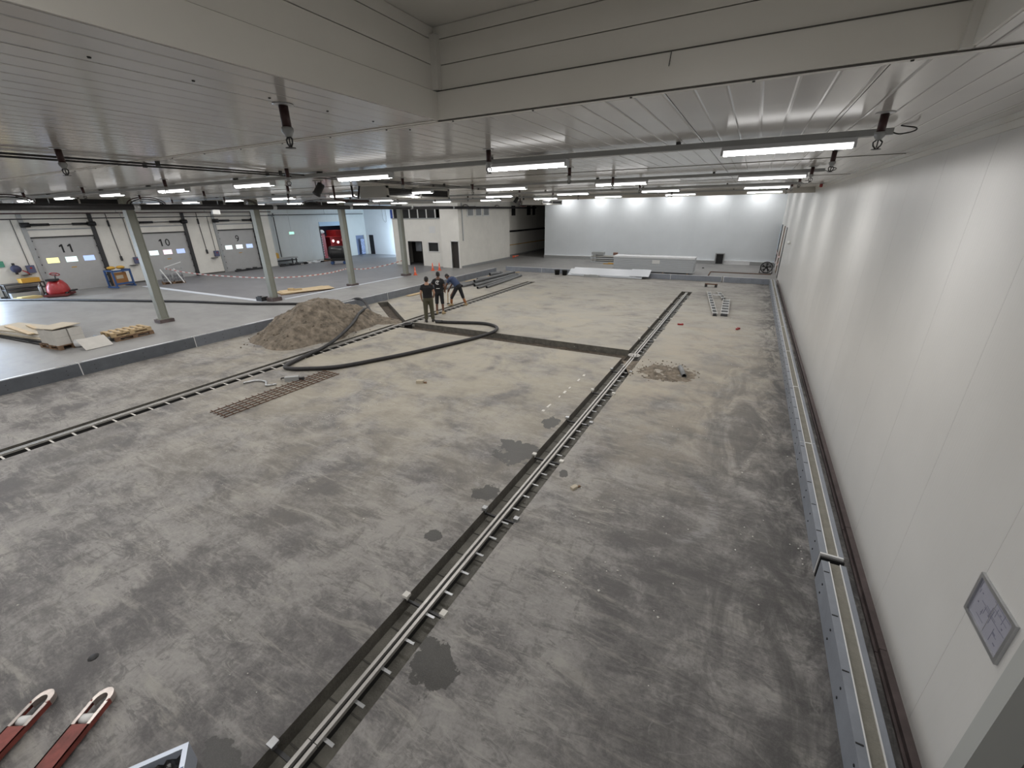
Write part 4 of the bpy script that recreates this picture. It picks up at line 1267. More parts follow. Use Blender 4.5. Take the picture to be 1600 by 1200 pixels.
for a, c, z, w, lab, mm in (((-15.2, 22.3), (-14.9, 25.3), .03, .16, 'pale board lying between the kerb and the pipes', 'ply'), ((-15.0, 24.6), (-14.0, 27.2), .08, .05, 'thin wooden batten sticking out behind the pipes', 'wood'),
                        ((-14.9, 21.2), (-14.85, 24.2), .025, .09, 'narrow wooden lath beside the pipe bundle', 'wood'), ((-15.15, 19.6), (-15.3, 17.0), .03, .25, 'sandy board lying against the left kerb behind the workers', 'ply')):
    t = tag(MB().bar((*a, z), (*c, z), w, .04).build('board', M[mm]), lab, 'board', 'loose boards by the left kerb')
    t.name = 'loose_board'
t = thing('pipe_offcut', 'dark short pipe offcut lying beside the soil scatter', 'pipe', (-1.02, 11.28, 0), 0)
MB().pipe((-.10, .33, .06), (.09, -.33, .06), .06, .05, 16, 0, 1).build('pipe_wall', [M['pvc'], M['pvc_in']], t)

# ---- stainless channel lengths on the floor
def channel(lab, a, c, w):
    a, c = Vector((*a, 0)), Vector((*c, 0))
    L = (c - a).length
    t = thing('drain_channel', lab, 'drain channel', tuple(a), math.atan2((c - a).y, (c - a).x), group='loose stainless channel lengths')
    MB().box(0, -w / 2, 0.0, L, w / 2, .012).build('base_plate', M['dark_metal'], t)
    for s_ in (-1, 1):
        MB().box(0, s_ * w / 2 - .012, 0, L, s_ * w / 2 + .012, .11).build('flange', M['steel'], t)
    rm = MB().box(-.13, -w / 2, .07, .13, w / 2, .09).mesh('cross_tie', M['grey_metal'])
    n = int(L / .55)
    for k in range(n): link('cross_tie', rm, t, (L * (k + .5) / n, 0, 0))
channel('longest loose stainless channel length on the floor by the far kerb', (-1.47, 24.0), (-.78, 18.65), .17)
channel('short loose stainless channel length farthest from the viewer', (-1.02, 24.1), (-.68, 22.3), .17)
channel('wide loose stainless channel length nearest the right wall', (-.55, 22.2), (-.45, 18.75), .27)
tag(MB().bar((-1.2, 22.9, .13), (-.85, 22.9, .13), .05, .03).build('cross_strip', M['foil'], None), 'white strip bridging the loose channel lengths', 'strip')
t = thing('pipe_bracket', 'rusty U shaped bracket lying before the far kerb', 'bracket', (-1.53, 26.05, 0))
MB().bar((-.32, 0, .16), (.32, 0, .16), .10, .05).build('bridge', M['rust'], t)
for s_ in (-1, 1): MB().obox((s_ * .25, 0, .07), (.13, .13, .14)).build('foot', M['dark_metal'], t)
for x, y, rz, lab in ((-1.82, 16.6, .4, 'small red plastic piece on the floor beside the main drain'), (.1, 16.75, 1.2, 'small dark red piece on the floor near the right kerb')):
    tag(MB().obox((0, 0, .025), (.17, .06, .05), 0, 0, .1).obox((.09, 0, .03), (.05, .09, .06)).build('red_plug', M['red'], None, (x, y, 0), rz), lab, 'plug', 'small red pieces')
# broken bricks and crumbs
for x, y, rz, s_, lab in ((-6.83, 7.72, .5, 1.0, 'broken pale brick lying alone on the middle of the floor'), (-1.79, 5.28, 1.2, .62, 'small broken brick chunk between the main drain and the kerb')):
    t = thing('brick_chunk', lab, 'brick', (x, y, 0), rz)
    q = MB(); q.prism([(-.1 * s_, -.05 * s_), (.07 * s_, -.06 * s_), (.1 * s_, .01 * s_), (.06 * s_, .05 * s_), (-.09 * s_, .055 * s_)], 0, .07 * s_)
    q.build('chunk', M['card'], t)
    q = MB(); q.prism([(.09 * s_, -.05 * s_), (.17 * s_, -.07 * s_), (.16 * s_, 0)], 0, .04 * s_); q.build('splinter', M['wood_dark'], t)
b = MB(); b.lathe([(0.0, .012), (.03, .010), (.042, .003), (.045, 0)], 9); tag(b.build('black_plug', M['black'], None, (-5.03, .55, 0)), 'small black plug on the floor ahead of the pallet truck', 'plug')

# ---- beside and beyond the far kerb
for i, x in enumerate((-11.26, -10.72)):
    t = thing('bucket', 'black plastic bucket before the far kerb, %s the white panels' % ('farther from' if i == 0 else 'nearer to'), 'bucket', (x, 27.5, 0), group='black buckets before the far kerb')
    MB().lathe([(0.0, 0.01), (.14, .01), (.15, 0.0), (.185, .30), (.20, .30), (.20, .325), (.18, .325), (.145, .03), (0, .03)], 20, cap=False).build('pail', M['black'], t)
    MB().tube([(.19 * math.cos(a), .02 + .10 * math.sin(a), .30 - .06 * math.sin(a)) for a in [PI * k / 10 for k in range(11)]], .006, 6).build('bail', M['dark_metal'], t)
for i, (x0, x1, dy, lab) in enumerate(((-10.5, -5.6, 0.0, 'lowest white sheet leaning on the far kerb'), (-10.1, -6.0, 0.02, 'middle white sheet leaning on the far kerb'), (-10.25, -6.3, .05, 'topmost white sheet leaning on the far kerb'), (-6.4, -5.2, .07, 'short white sheet across the end of the leaning sheets'))):
    q = MB()
    th, wd = .03, 0.80
    sl = math.atan2(.335, .72)
    c0 = Vector(((x0 + x1) / 2, 27.46 + dy + wd / 2 * math.cos(sl), wd / 2 * math.sin(sl) + .026 + i * .042))
    q.obox((0, 0, 0), (x1 - x0, wd, th), 0, sl)
    t = tag(q.build('white_sheet', M['panel_white'], None, tuple(c0)), lab, 'sheet', 'white sheets leaning on the far kerb')
tag(MB().obox((0, 0, .07), (1.0, .14, .14)).obox((.1, 0, .15), (.5, .1, .02)).build('grey_block', M['grey_metal'], None, (-8.75, 27.25, 0)), 'grey profile block under the leaning white sheets', 'block')
t = thing('timber_skid', 'timber skids under the stack of sandwich panels', 'skid', (-5.65, 31.2, 0))
for k in range(4): MB().box(-2.4 + 1.55 * k, -.55, 0, -2.3 + 1.55 * k, .55, .09).build('skid_bar', M['wood_dark'], t)
nP = 8
for k in range(nP):
    t = thing('sandwich_panel', 'white sandwich panel, %s from the bottom of the big panel stack' % ORD[k], 'panel', (-5.65 + .02 * math.sin(k * 3.1), 31.2, .09 + k * .12), group='stack of white sandwich panels')
    MB().box(-2.65, -.58, .0, 2.65, .58, .015).box(-2.65, -.58, .1, 2.65, .58, .115).build('face_sheet', M['panel_white'], t)
    MB().box(-2.635, -.565, .015, 2.635, .565, .1).build('core', M['panel_core'], t)
t = tag(MB().box(-2.67, -.6, 0, 2.67, .6, .008).box(-2.67, -.606, -.10, 2.67, -.598, .008).build('foil_cover', M['foil'], None, (-5.65, 31.2, 1.055)), 'white foil laid over the big panel stack', 'foil')
tag(MB().box(-.25, 0, 0, .25, .006, .24).build('label_sheet', M['white'], None, (-5.4, 30.605, .62)), 'white paper label on the side of the panel stack', 'label')
# older pile behind
for k in range(4):
    t = tag(MB().box(-1.5 + .1 * (k % 2), -.4, 0, 1.5 - .12 * ((k + 1) % 2), .4, .09).box(-1.2, -.35, .09, -1.05, .35, .15).box(.9, -.35, .09, 1.05, .35, .15).build('panel_offcut', M['cooler'] if k % 2 else M['panel_core'], None, (-10.1, 35.9, .15 * k)), 'flat grey panel offcut, %s from the bottom of the pile by the far wall' % ORD[k], 'offcut', 'pile of panel offcuts by the far wall')
tag(MB().box(-.48, -.3, 0, .48, .3, .22).box(-.45, -.31, .03, .45, -.30, .19).build('grey_carton', M['grey_metal'], None, (-11.05, 35.9, .60)), 'grey box on top of the offcut pile', 'box')
tag(MB().box(-.16, -.15, 0, .16, .15, .20).box(-.13, -.16, .04, .13, -.15, .15).build('brown_carton', mat('brown_box', (.23, .13, .1), .8), None, (-9.6, 35.9, .60)), 'small brown box on top of the offcut pile', 'box')
tag(MB().bar((-8.9, 36.0, .66), (-6.5, 36.0, .66), .3, .10).box(-8.6, 35.9, 0, -8.5, 36.1, .61).box(-6.9, 35.9, 0, -6.8, 36.1, .61).build('grey_beam', M['grey_metal']), 'grey beam on trestles behind the panel stack', 'beam')
tag(MB().bar((-10.2, 34.6, .03), (-8.9, 34.9, .03), .09, .05).bar((-9.9, 35.0, .07), (-9.0, 34.5, .07), .07, .04).build('yellow_batten', M['yellow']), 'yellow battens on the floor before the offcut pile', 'batten')
t = thing('ventilation_grille', 'framed dark ventilation grille leaning on the far wall', 'grille', (-1.9, 37.35, 0))
MB().box(-.33, -.02, 0, .33, .04, .06).box(-.33, -.02, .78, .33, .04, .84).box(-.33, -.02, .06, -.25, .04, .78).box(.25, -.02, .06, .33, .04, .78).build('frame', M['grey_metal'], t)
MB().box(-.25, .02, .06, .25, .03, .78).build('backing', M['black'], t)
for k in range(9): MB().obox((0, .005, .11 + .078 * k), (.5, .03, .012), 0, .6).build('slat', M['dark_metal'], t)
t = thing('floor_fan', 'round black drum fan standing in the far right corner', 'fan', (1.2, 33.2, 0), -0.15)
ring = lambda R, r, y, z: MB().tube([(R * math.cos(2 * PI * k / 28), y, z + R * math.sin(2 * PI * k / 28)) for k in range(29)], r, 6, cap=False)
ring(.34, .03, 0, .38).build('drum', M['black'], t)
for R_ in (.28, .21, .14): ring(R_, .006, -.05, .38).build('guard_ring', M['black'], t)
for k in range(8):
    a = PI * k / 8
    MB().bar((.33 * math.cos(a), -.05, .38 + .33 * math.sin(a)), (-.33 * math.cos(a), -.05, .38 - .33 * math.sin(a)), .008, .008).build('guard_wire', M['black'], t)
MB().lathe([(.0, -.05), (.09, -.05), (.09, .05), (0, .05)], 14).build('motor', M['black'], t).matrix_local = Matrix.Translation((0, .04, .38)) @ Matrix.Rotation(PI / 2, 4, 'X')
for k in range(5):
    a = 2 * PI * k / 5 + .2
    MB().add([(.06 * math.cos(a), .0, .38 + .06 * math.sin(a)), (.28 * math.cos(a - .25), -.02, .38 + .28 * math.sin(a - .25)), (.28 * math.cos(a + .35), .04, .38 + .28 * math.sin(a + .35)), (.06 * math.cos(a + .5), .03, .38 + .06 * math.sin(a + .5))], [(0, 1, 2, 3)]).build('blade', M['dark_metal'], t)
MB().bar((-.36, -.16, .03), (-.36, .2, .03), .04, .04).bar((.36, -.16, .03), (.36, .2, .03), .04, .04).bar((-.36, 0, .03), (-.34, 0, .38), .03, .03).bar((.36, 0, .03), (.34, 0, .38), .03, .03).bar((-.36, -.14, .03), (.36, -.14, .03), .03, .03).build('stand', M['black'], t)
t = thing('angle_frame', 'brown angle iron frame lying behind the far kerb', 'frame', (0, 0, 0))
MB().bar((-2.08, 32.55, .025), (1.5, 32.5, .025), .06, .05).build('long_side', M['rust'], t)
MB().bar((-2.08, 32.55, .025), (-2.05, 30.6, .025), .06, .05).build('short_side', M['rust'], t)
tag(MB().lathe([(0.0, .06), (.05, .06), (.07, .03), (.07, 0)], 10).build('pipe_stopper', M['black'], None, (-2.75, 34.6, 0)), 'small black pipe stopper on the floor beside the panel stack', 'stopper')


def barrier(lab, pts, n, w=.055):
    """red and white barrier tape hung between points, blocks as real strips"""
    t = thing('barrier_tape', lab, 'barrier tape', (0, 0, 0))
    C = catmull(pts, 12)
    step_ = max(1, len(C) // n)
    i = 0; k = 0
    while i < len(C) - 1:
        j = min(i + step_, len(C) - 1)
        q = MB()
        seg = C[i:j + 1]
        vs = []
        for p in seg: vs += [p + Vector((0, 0, w / 2)), p - Vector((0, 0, w / 2))]
        q.add(vs, [(2 * a, 2 * a + 1, 2 * a + 3, 2 * a + 2) for a in range(len(seg) - 1)])
        q.build('tape_block', M['tape_red'] if k % 2 else M['tape_white'], t)
        i = j; k += 1
    return t


barrier('red and white barrier tape sagging from the crate pallet to the third column', [(-33.0, 14.2, .95), (-30.5, 14.6, .72), (-28, 15.2, .6), (-25.5, 15.9, .55), (-23.4, 16.7, .62), (-21.8, 17.6, .8), (-20.97, 18.3, 1.02)], 44)
barrier('red and white barrier tape between the third and fourth column', [(-20.97, 18.45, 1.02), (-21.3, 19.6, .82), (-21.35, 20.8, .78), (-21.2, 22.0, .85), (-20.97, 23.1, 1.0)], 20)
barrier('red and white barrier tape crossed over the doorway in the far right corner', [(1.72, 31.2, .95), (1.70, 32.6, .62), (1.70, 33.7, .9), (1.70, 35.0, .5), (1.72, 36.6, .85)], 22, .12)
barrier('upper red and white barrier tape at the doorway in the far right corner', [(1.73, 31.2, 1.25), (1.71, 33.0, 1.1), (1.71, 35.0, 1.15), (1.73, 36.6, 1.2)], 18, .12)

# ---- traffic cones
def cone(lab, loc, lying=False):
    t = thing('traffic_cone', lab, 'traffic cone', loc, 0.4, group='orange traffic cones')
    parts = [MB().box(-.13, -.13, 0, .13, .13, .03).build('base', M['orange'], t),
             MB().lathe([(.09, .03), (.02, .56), (.0, .56)], 16, cap=False).build('cone_body', M['orange'], t),
             MB().lathe([(.071, .20), (.054, .32)], 16, cap=False).build('pale_band', mat('cone_band', (.85, .35, .25), .5), t)]
    if lying:
        for p in parts: p.matrix_local = Matrix.Translation((0, 0, .125)) @ Matrix.Rotation(PI / 2 - .2, 4, 'Y')
    return t
cone('orange traffic cone at the foot of the column before the office', (-20.35, 23.62, 0))
cone('orange traffic cone before the office wall, nearer the window', (-20.75, 26.1, 0))
cone('orange traffic cone before the office wall, nearer the dark door', (-20.35, 26.4, 0))
cone('orange traffic cone lying on its side at the corridor mouth', (-19.35, 36.3, 0), True)

# ---- left outer area
def pallet(lab, loc, rz, group=None, m=None):
    m = m or M['wood']
    t = thing('wooden_pallet', lab, 'pallet', loc, rz, group)
    tm = MB().box(-.4, -.055, 0, .4, .055, .022).mesh('deck_board', m)
    for k in range(6): link('deck_board', tm, t, (-.53 + .212 * k, 0, .122), PI / 2)
    sm2 = MB().box(-.6, -.05, 0, .6, .05, .022).mesh('stringer_board', m)
    bm2 = MB().box(-.07, -.05, 0, .07, .05, .078).mesh('block', m)
    for y in (-.34, 0, .34):
        link('stringer_board', sm2, t, (0, y, .10)); link('skid_board', sm2, t, (0, y, 0))
        for x in (-.53, 0, .53): link('block', bm2, t, (x, y, .022))
    return t
pallet('lower wooden pallet of the pair by the first column', (-19.35, 6.6, 0), PI / 2 + 0.10, 'stacked pallets by the first column', M['wood_dark'])
pallet('upper pale wooden pallet of the pair by the first column', (-19.38, 6.58, .145), PI / 2 + 0.03, 'stacked pallets by the first column')
pallet('wooden pallet under the pale cartons', (-20.0, 5.05, 0), 0.12, None, M['wood_dark'])
k = 0
for lay in range(2):
    for ix in range(2):
        for iy in range(2):
            t = thing('carton', 'pale grey carton on the pallet, %s row, %s, %s' % ('upper' if lay else 'lower', 'nearer the kerb' if ix else 'farther from the kerb', 'nearer the viewer' if iy == 0 else 'behind'), 'carton', (-20.27 + .56 * ix, 4.87 + .38 * iy, .146 + .25 * lay), .12, group='pale cartons on the pallet')
            MB().box(-.27, -.18, 0, .27, .18, .245).build('carton_body', M['card_pale'], t)
            MB().box(-.27, -.012, .245, .27, .012, .247).build('sealing_tape', M['card'], t)
q = MB(); q.obox((0, 0, 0), (1.1, .75, .02), 0, .06, -.05); tag(q.build('cardboard_sheet', M['card'], None, (-20.0, 5.05, .69), .12), 'brown cardboard sheet lying on the pale cartons', 'cardboard')
q = MB(); q.obox((0, 0, 0), (.5, .75, .015), 0, .0, .65); tag(q.build('cardboard_sheet', M['card_pale'], None, (-18.75, 5.45, .17), .1), 'loose tan cardboard sheet tilted beside the carton pallet', 'cardboard')
t = thing('foil_roll', 'clear foil roll lying beside the carton pallet', 'roll', (-19.25, 5.35, .13), .9)
MB().pipe((-.25, 0, 0), (.25, 0, 0), .13, .04, 18).build('roll_body', M['foil'], t)
tag(MB().tube([(-20.1, 5.9, .08), (-19.2, 6.05, .08)], .08, 12).build('dark_roll', M['pvc']), 'dark grey roll behind the carton pallet', 'roll')
for k in range(5):
    tag(MB().obox((0, 0, 0), (4.2 - .12 * k, 1.15 - .05 * k, .05), 0.10 + .02 * k).build('long_flat_pack', (M['black'] if k < 2 else (M['card_pale'] if k % 2 else M['card'])), None, (-22.9, 5.05 + .02 * k, .026 + .054 * k)), 'long flat packed panel, %s from the bottom of the stack left of the cartons' % ORD[k], 'flat pack', 'flat packs beside the cartons')
tag(MB().bar((-24.2, 4.8, .30), (-21.6, 4.75, .30), .16, .03).bar((-23.6, 5.2, .30), (-21.9, 5.1, .30), .12, .03).build('wood_strip', M['ply']), 'wooden strips lying on the flat packed panels', 'strip')
# plywood sheets behind column two
for k, (x, y, rz, lab) in enumerate(((-22.0, 15.9, 1.2, 'lowest plywood sheet behind the second column'), (-22.1, 16.0, 1.32, 'middle plywood sheet behind the second column'), (-21.9, 16.05, 1.15, 'top plywood sheet behind the second column'))):
    tag(MB().obox((0, 0, 0), (2.7, 1.25, .02), 0, .0, 0).build('plywood_sheet', M['ply'] if k else M['wood_dark'], None, (x, y, .011 + .03 * k), rz), lab, 'plywood', 'plywood sheets behind the second column')
tag(MB().obox((0, 0, .06), (.3, .15, .12)).obox((.3, .1, .04), (.5, .08, .08), .4).build('wood_offcut', M['ply'], None, (-22.4, 15.4, .09), .5), 'wood offcut on the plywood sheets', 'offcut')
# white strips edging the dark coating
tag(MB().box(-33.2, -.14, 0, -21.1, .14, .02).build('edge_strip', M['line_white'], None, (0, 12.95, 0)), 'wide bluish white strip across the floor between column and gates', 'floor strip')
tag(MB().box(-.09, 13.7, 0, .09, 22.6, .03).build('edge_strip', M['line_white'], None, (-20.62, 0, 0)), 'thin white strip along the column row', 'floor strip')
tag(MB().obox((0, 0, .1), (.45, .35, .2)).obox((0, -.1, .22), (.2, .1, .05)).build('junction_block', M['dark_metal'], None, (-21.35, 13.0, 0.02)), 'dark block on the white strip at the second column', 'block')
# ================================================================== the three workers
def ring_loft(b, rows, lat, n=20, m=0):
    """rows = (center, half width, half depth); lat = sideways direction"""
    cs = [Vector(r[0]) for r in rows]
    vs, fs = [], []
    for i, (c, rx, ry) in enumerate(rows):
        t = (cs[min(i + 1, len(cs) - 1)] - cs[max(i - 1, 0)]).normalized()
        l = Vector(lat); l = (l - t * l.dot(t)).normalized()
        d = t.cross(l)
        for j in range(n):
            a = 2 * PI * j / n
            ca, sa = math.cos(a), math.sin(a)
            e = 0.82      # slightly squared section
            vs.append(Vector(c) + l * (rx * math.copysign(abs(ca) ** e, ca)) + d * (ry * math.copysign(abs(sa) ** e, sa)))
    for i in range(len(rows) - 1):
        for j in range(n):
            q = (j + 1) % n
            fs.append((i * n + j, i * n + q, (i + 1) * n + q, (i + 1) * n + j))
    fs += [tuple(reversed(range(n))), tuple((len(rows) - 1) * n + j for j in range(n))]
    b.add(vs, fs, m, True)


def ball(b, c, rx, ry, rz, R=None, n=14):
    vs, fs = [], []
    R = R or Matrix.Identity(3)
    for i in range(n + 1):
        th = PI * i / n
        for j in range(n):
            ph = 2 * PI * j / n
            vs.append(Vector(c) + R @ Vector((rx * math.sin(th) * math.cos(ph), ry * math.sin(th) * math.sin(ph), rz * math.cos(th))))
    for i in range(n):
        for j in range(n):
            q = (j + 1) % n
            fs.append((i * n + j, (i + 1) * n + j, (i + 1) * n + q, i * n + q))
    b.add(vs, fs, 0, True)


def remesh(b, name, m, parent, voxel=0.012, it=3):
    o = b.build(name, m, parent)
    r = o.modifiers.new('r', 'REMESH'); r.mode = 'VOXEL'; r.voxel_size = voxel; r.use_smooth_shade = True
    s = o.modifiers.new('s', 'SMOOTH'); s.iterations = it; s.factor = 0.5
    me = bpy.data.meshes.new_from_object(o.evaluated_get(bpy.context.evaluated_depsgraph_get()))
    o.modifiers.clear()
    o.data = me
    me.materials.clear(); me.materials.append(m)
    me.polygons.foreach_set('use_smooth', [True] * len(me.polygons))
    return o


def limb(b, pts, rad, n=14):
    P_, R_ = [], []
    for i in range(len(pts) - 1):
        a, c = Vector(pts[i]), Vector(pts[i + 1])
        for k in range(5):
            f = k / 5
            P_.append(a.lerp(c, f)); R_.append(rad[i] * (1 - f) + rad[i + 1] * f)
    P_.append(Vector(pts[-1])); R_.append(rad[-1])
    b.tube(P_, R_, n)


def hand(b, wrist, dirv, palmn, side):
    """palm with four curled fingers and a thumb; palmn = the direction the fingers curl to"""
    d = Vector(dirv).normalized(); pn = Vector(palmn); pn = (pn - d * pn.dot(d)).normalized()
    s = d.cross(pn) * side
    w = Vector(wrist)
    for k in range(4):
        o = s * (-0.030 + 0.020 * k)
        b.tube([w + o * .6, w + o + d * .045, w + o + d * .09], [.017, .017, .014], 8)
        L = (.068, .078, .074, .058)[k]
        r0 = w + o + d * .085
        b.tube([r0, r0 + d * L * .45 + pn * .006, r0 + d * L * .78 + pn * .024, r0 + d * L * .85 + pn * .046], [.0105, .0100, .0092, .008], 8)
    t0 = w - s * .028 + d * .025
    b.tube([t0, t0 - s * .022 + d * .03 + pn * .012, t0 - s * .026 + d * .058 + pn * .03], [.014, .012, .009], 8)


def head_parts(b, c, fwd, up, k=1.0):
    f, u = Vector(fwd).normalized(), Vector(up).normalized()
    u = (u - f * u.dot(f)).normalized(); s = f.cross(u)
    R = Matrix((s, f, u)).transposed()
    c = Vector(c)
    ball(b, c + u * .03, .077 * k, .096 * k, .10 * k, R)
    ball(b, c + f * .018 - u * .05, .062 * k, .078 * k, .075 * k, R)
    ball(b, c + f * .098 - u * .005, .014, .020, .022, R)           # nose
    ball(b, c + f * .088 - u * .055, .026, .014, .010, R)           # lips
    ball(b, c + f * .075 - u * .092, .030, .022, .020, R)           # chin
    for q in (-1, 1):
        ball(b, c + s * q * .080 - u * .005 - f * .008, .010, .022, .034, R)   # ears
        ball(b, c + s * q * .034 + f * .086 + u * .016, .016, .010, .009, R)   # eyelids
    return R


def hair_cap(b, c, R, k=1.06):
    u, f = R @ Vector((0, 0, 1)), R @ Vector((0, 1, 0))
    ball(b, Vector(c) + u * .050 - f * .018, .078 * k, .092 * k, .084 * k, R)
    ball(b, Vector(c) + u * .0 - f * .045, .066 * k, .058 * k, .075 * k, R)


def shoe(b, ankle, fwd, rise=0.0, L=.27, w=.048):
    a = Vector(ankle); f = Vector((fwd[0], fwd[1], 0)).normalized()
    l = Vector((f.y, -f.x, 0))
    z0 = a.z
    rows = [(-.085, .032, .05, .05), (-.06, .042, .055, .058), (0, .044, .05, .055), (.06, .048, .04, .042), (.12, .052, .032, .033), (.165, .045, .026, .027), (.185, .026, .02, .02)]
    ring_loft(b, [(a + f * x + Vector((0, 0, h - a.z + rise)), ww, hh) for x, ww, h, hh in rows], l, 14)
    ring_loft(b, [(Vector((a.x, a.y, rise + .03)), .05, .06), (Vector((a.x, a.y, rise + .10)), .047, .052), (Vector((a.x, a.y, rise + .14)), .045, .048)], l, 14)


def person(lab, loc, rz, J, skin, shirt, sleeve, trouser, leg_end, shoe_m, lower=None, belly=1.0):
    """J = joints in local space, facing +Y; meshes: body, shirt, trousers, shoes, hair"""
    t = thing('person', lab, 'person', loc, rz)
    V = {k: Vector(v) for k, v in J.items()}
    lat = V['shR'] - V['shL']
    sp = [V['pelvis'], V['pelvis'].lerp(V['waist'], .5), V['waist'], V['waist'].lerp(V['chest'], .5), V['chest'], V['neck0']]
    wid = [.155, .160, .148, .158, .165, .085]
    dep = [.108, .115, .105 * belly, .112 * belly, .115, .075]
    body = MB()
    ring_loft(body, [(c, w, d) for c, w, d in zip(sp, wid, dep)], lat)
    body.tube([V['chest'].lerp(V['neck0'], .6), V['neck0'], V['head'] - (V['headup'] * .04)], [.065, .058, .052], 12)
    R = head_parts(body, V['head'], V['look'], V['headup'])
    for s in 'LR':
        limb(body, [V['sh' + s], V['el' + s], V['wr' + s]], [.052, .042, .028])
        ball(body, V['sh' + s], .060, .056, .058)
        body.tube([V['neck0'] + (V['headup'] * .01), V['neck0'].lerp(V['sh' + s], .55), V['sh' + s]], [.052, .055, .052], 12)
        dv = (V['ha' + s] - V['wr' + s])
        hand(body, V['wr' + s], dv, V['palm' + s], 1 if s == 'L' else -1)
        limb(body, [V['hip' + s], V['kn' + s], V['an' + s]], [.088, .058, .040])
        q = V['kn' + s].lerp(V['an' + s], .3)
        ball(body, q - Vector((0, .015, 0)), .055, .055, .10)
        ring_loft(body, [(V['an' + s] + Vector((0, 0, -.07)), .04, .05), (V['an' + s], .038, .042)], lat, 10)
    remesh(body, 'body', skin, t, .0105, 2)
    # shirt
    sh = MB()
    hem = V['pelvis'].lerp(V['waist'], .15)
    sh_sp = [hem, V['pelvis'].lerp(V['waist'], .55), V['waist'], V['waist'].lerp(V['chest'], .5), V['chest'], V['chest'].lerp(V['neck0'], .75)]
    ring_loft(sh, [(c, w, d) for c, w, d in zip(sh_sp, [.192, .188, .182, .186, .190, .10], [.140, .140, .136 * belly, .138 * belly, .140, .088])], lat)
    for s in 'LR':
        a, c = V['sh' + s], V['el' + s]
        ball(sh, a, .068, .066, .064)
        sh.tube([V['neck0'].lerp(V['chest'], .15), V['neck0'].lerp(a, .5) - V['headup'] * .006, a], [.055, .064, .064], 12)
        e = a.lerp(c, sleeve)
        sh.tube([a.lerp(V['chest'], .35), a, a.lerp(c, sleeve * .5), e], [.072, .070, .069, .070], 14)
    so = remesh(sh, 'shirt', shirt, t, .012, 3)
    # trousers
    tr = MB()
    ring_loft(tr, [(V['pelvis'] - (V['waist'] - V['pelvis']).normalized() * .10, .150, .115), (V['pelvis'], .182, .135), (V['pelvis'].lerp(V['waist'], .35), .176, .128)], lat)
    for s in 'LR':
        h, k, a = V['hip' + s], V['kn' + s], V['an' + s]
        if leg_end >= 1.0:
            limb(tr, [h, k, a + Vector((0, 0, .02))], [.112, .085, .070])
        else:
            f = leg_end            # hem as a fraction between knee and ankle (negative: above the knee)
            e = k.lerp(a, f) if f >= 0 else k.lerp(h, -f)
            limb(tr, [h, h.lerp(e, .5), e], [.112, .105, .092] if f < .15 else [.108, .085, .072])
    remesh(tr, 'trousers', trouser, t, .012, 3)
    for s in 'LR':
        sb = MB(); shoe(sb, V['an' + s], V['toe' + s]); remesh(sb, 'shoe', shoe_m, t, .010, 2)
        if lower:
            lb = MB(); k, a = V['kn' + s], V['an' + s]
            limb(lb, [k.lerp(a, .45), k.lerp(a, .7), a + Vector((0, 0, .03))], [.062, .060, .055]); remesh(lb, 'gaiter', lower, t, .012, 2)
    hb = MB(); hair_cap(hb, V['head'], R); remesh(hb, 'hair', M['hair'], t, .010, 2)
    return t, so


up = (0, 0, 1)
std = dict(pelvis=(0, 0, .93), waist=(0, .01, 1.10), chest=(0, -.005, 1.36), neck0=(0, -.01, 1.49), head=(0, .03, 1.625), headup=up, look=(0.1, 1, -.25),
           shL=(-.180, -.01, 1.395), elL=(-.255, -.03, 1.14), wrL=(-.235, .07, .90), haL=(-.22, .14, .72), palmL=(1, .3, 0),
           shR=(.180, -.01, 1.395), elR=(.255, -.05, 1.15), wrR=(.225, .10, .96), haR=(.17, .25, .90), palmR=(-1, .2, 0),
           hipL=(-.095, 0, .90), knL=(-.115, .02, .50), anL=(-.125, -.02, .085), toeL=(-.25, 1, 0),
           hipR=(.095, 0, .90), knR=(.12, .05, .50), anR=(.135, .02, .085), toeR=(.3, 1, 0))
face = lambda dx, dy: math.atan2(dy, dx) - PI / 2
# worker one: black T-shirt, olive trousers, back to the viewer
person('person in a black T-shirt and olive trousers standing with back turned, nearest the viewer', (-10.72, 13.03, 0), face(-.62, .78), std, M['skin'], M['shirt_black'], .52, M['trouser_olive'], 1.0, M['shoe_dark'])
# worker two: black T-shirt with white print, long shorts, hand on hip
J = dict(std)
J.update(elL=(-.30, -.10, 1.17), wrL=(-.17, .06, 1.02), haL=(-.08, .14, 1.0), palmL=(0, 1, -.3), look=(-.25, 1, -.35), hipL=(-.095, 0, .90), knL=(-.13, .03, .50), anL=(-.14, -.02, .085), knR=(.12, .0, .5), anR=(.13, -.04, .085))
t2, s2 = person('person in a black T-shirt with a round white back print and dark shorts', (-11.22, 14.40, 0), face(-.42, .90), J, M['skin_dark'], M['shirt_black'], .55, M['trouser_black'], .18, M['shoe_tan'])
# round white print: broken ring and stroke, pressed onto the back of the shirt
pb = MB()
def back_y(z): return -.152
for k in range(20):
    a0, a1 = .5 + 4.9 * k / 20, .5 + 4.9 * (k + 1) / 20
    for r0, r1 in ((.058, .085),):
        vs = [(r * math.cos(a), -.155, 1.335 + r * math.sin(a)) for r, a in ((r0, a0), (r1, a0), (r1, a1), (r0, a1))]
        vs += [(x, -.128, z) for x, y, z in vs]
        pb.add(vs, [(0, 1, 2, 3), (7, 6, 5, 4), (0, 4, 5, 1), (1, 5, 6, 2), (2, 6, 7, 3), (3, 7, 4, 0)])
for a, c in (((-.03, 1.36), (.03, 1.375)), ((.03, 1.375), (.012, 1.325)), ((.012, 1.325), (-.02, 1.30))):
    pb.bar((a[0], -.145, a[1]), (c[0], -.145, c[1]), .03, .022)
pb.bar((-.075, -.145, 1.095), (.075, -.145, 1.095), .016, .022)
pb.build('back_print', M['print'], s2)
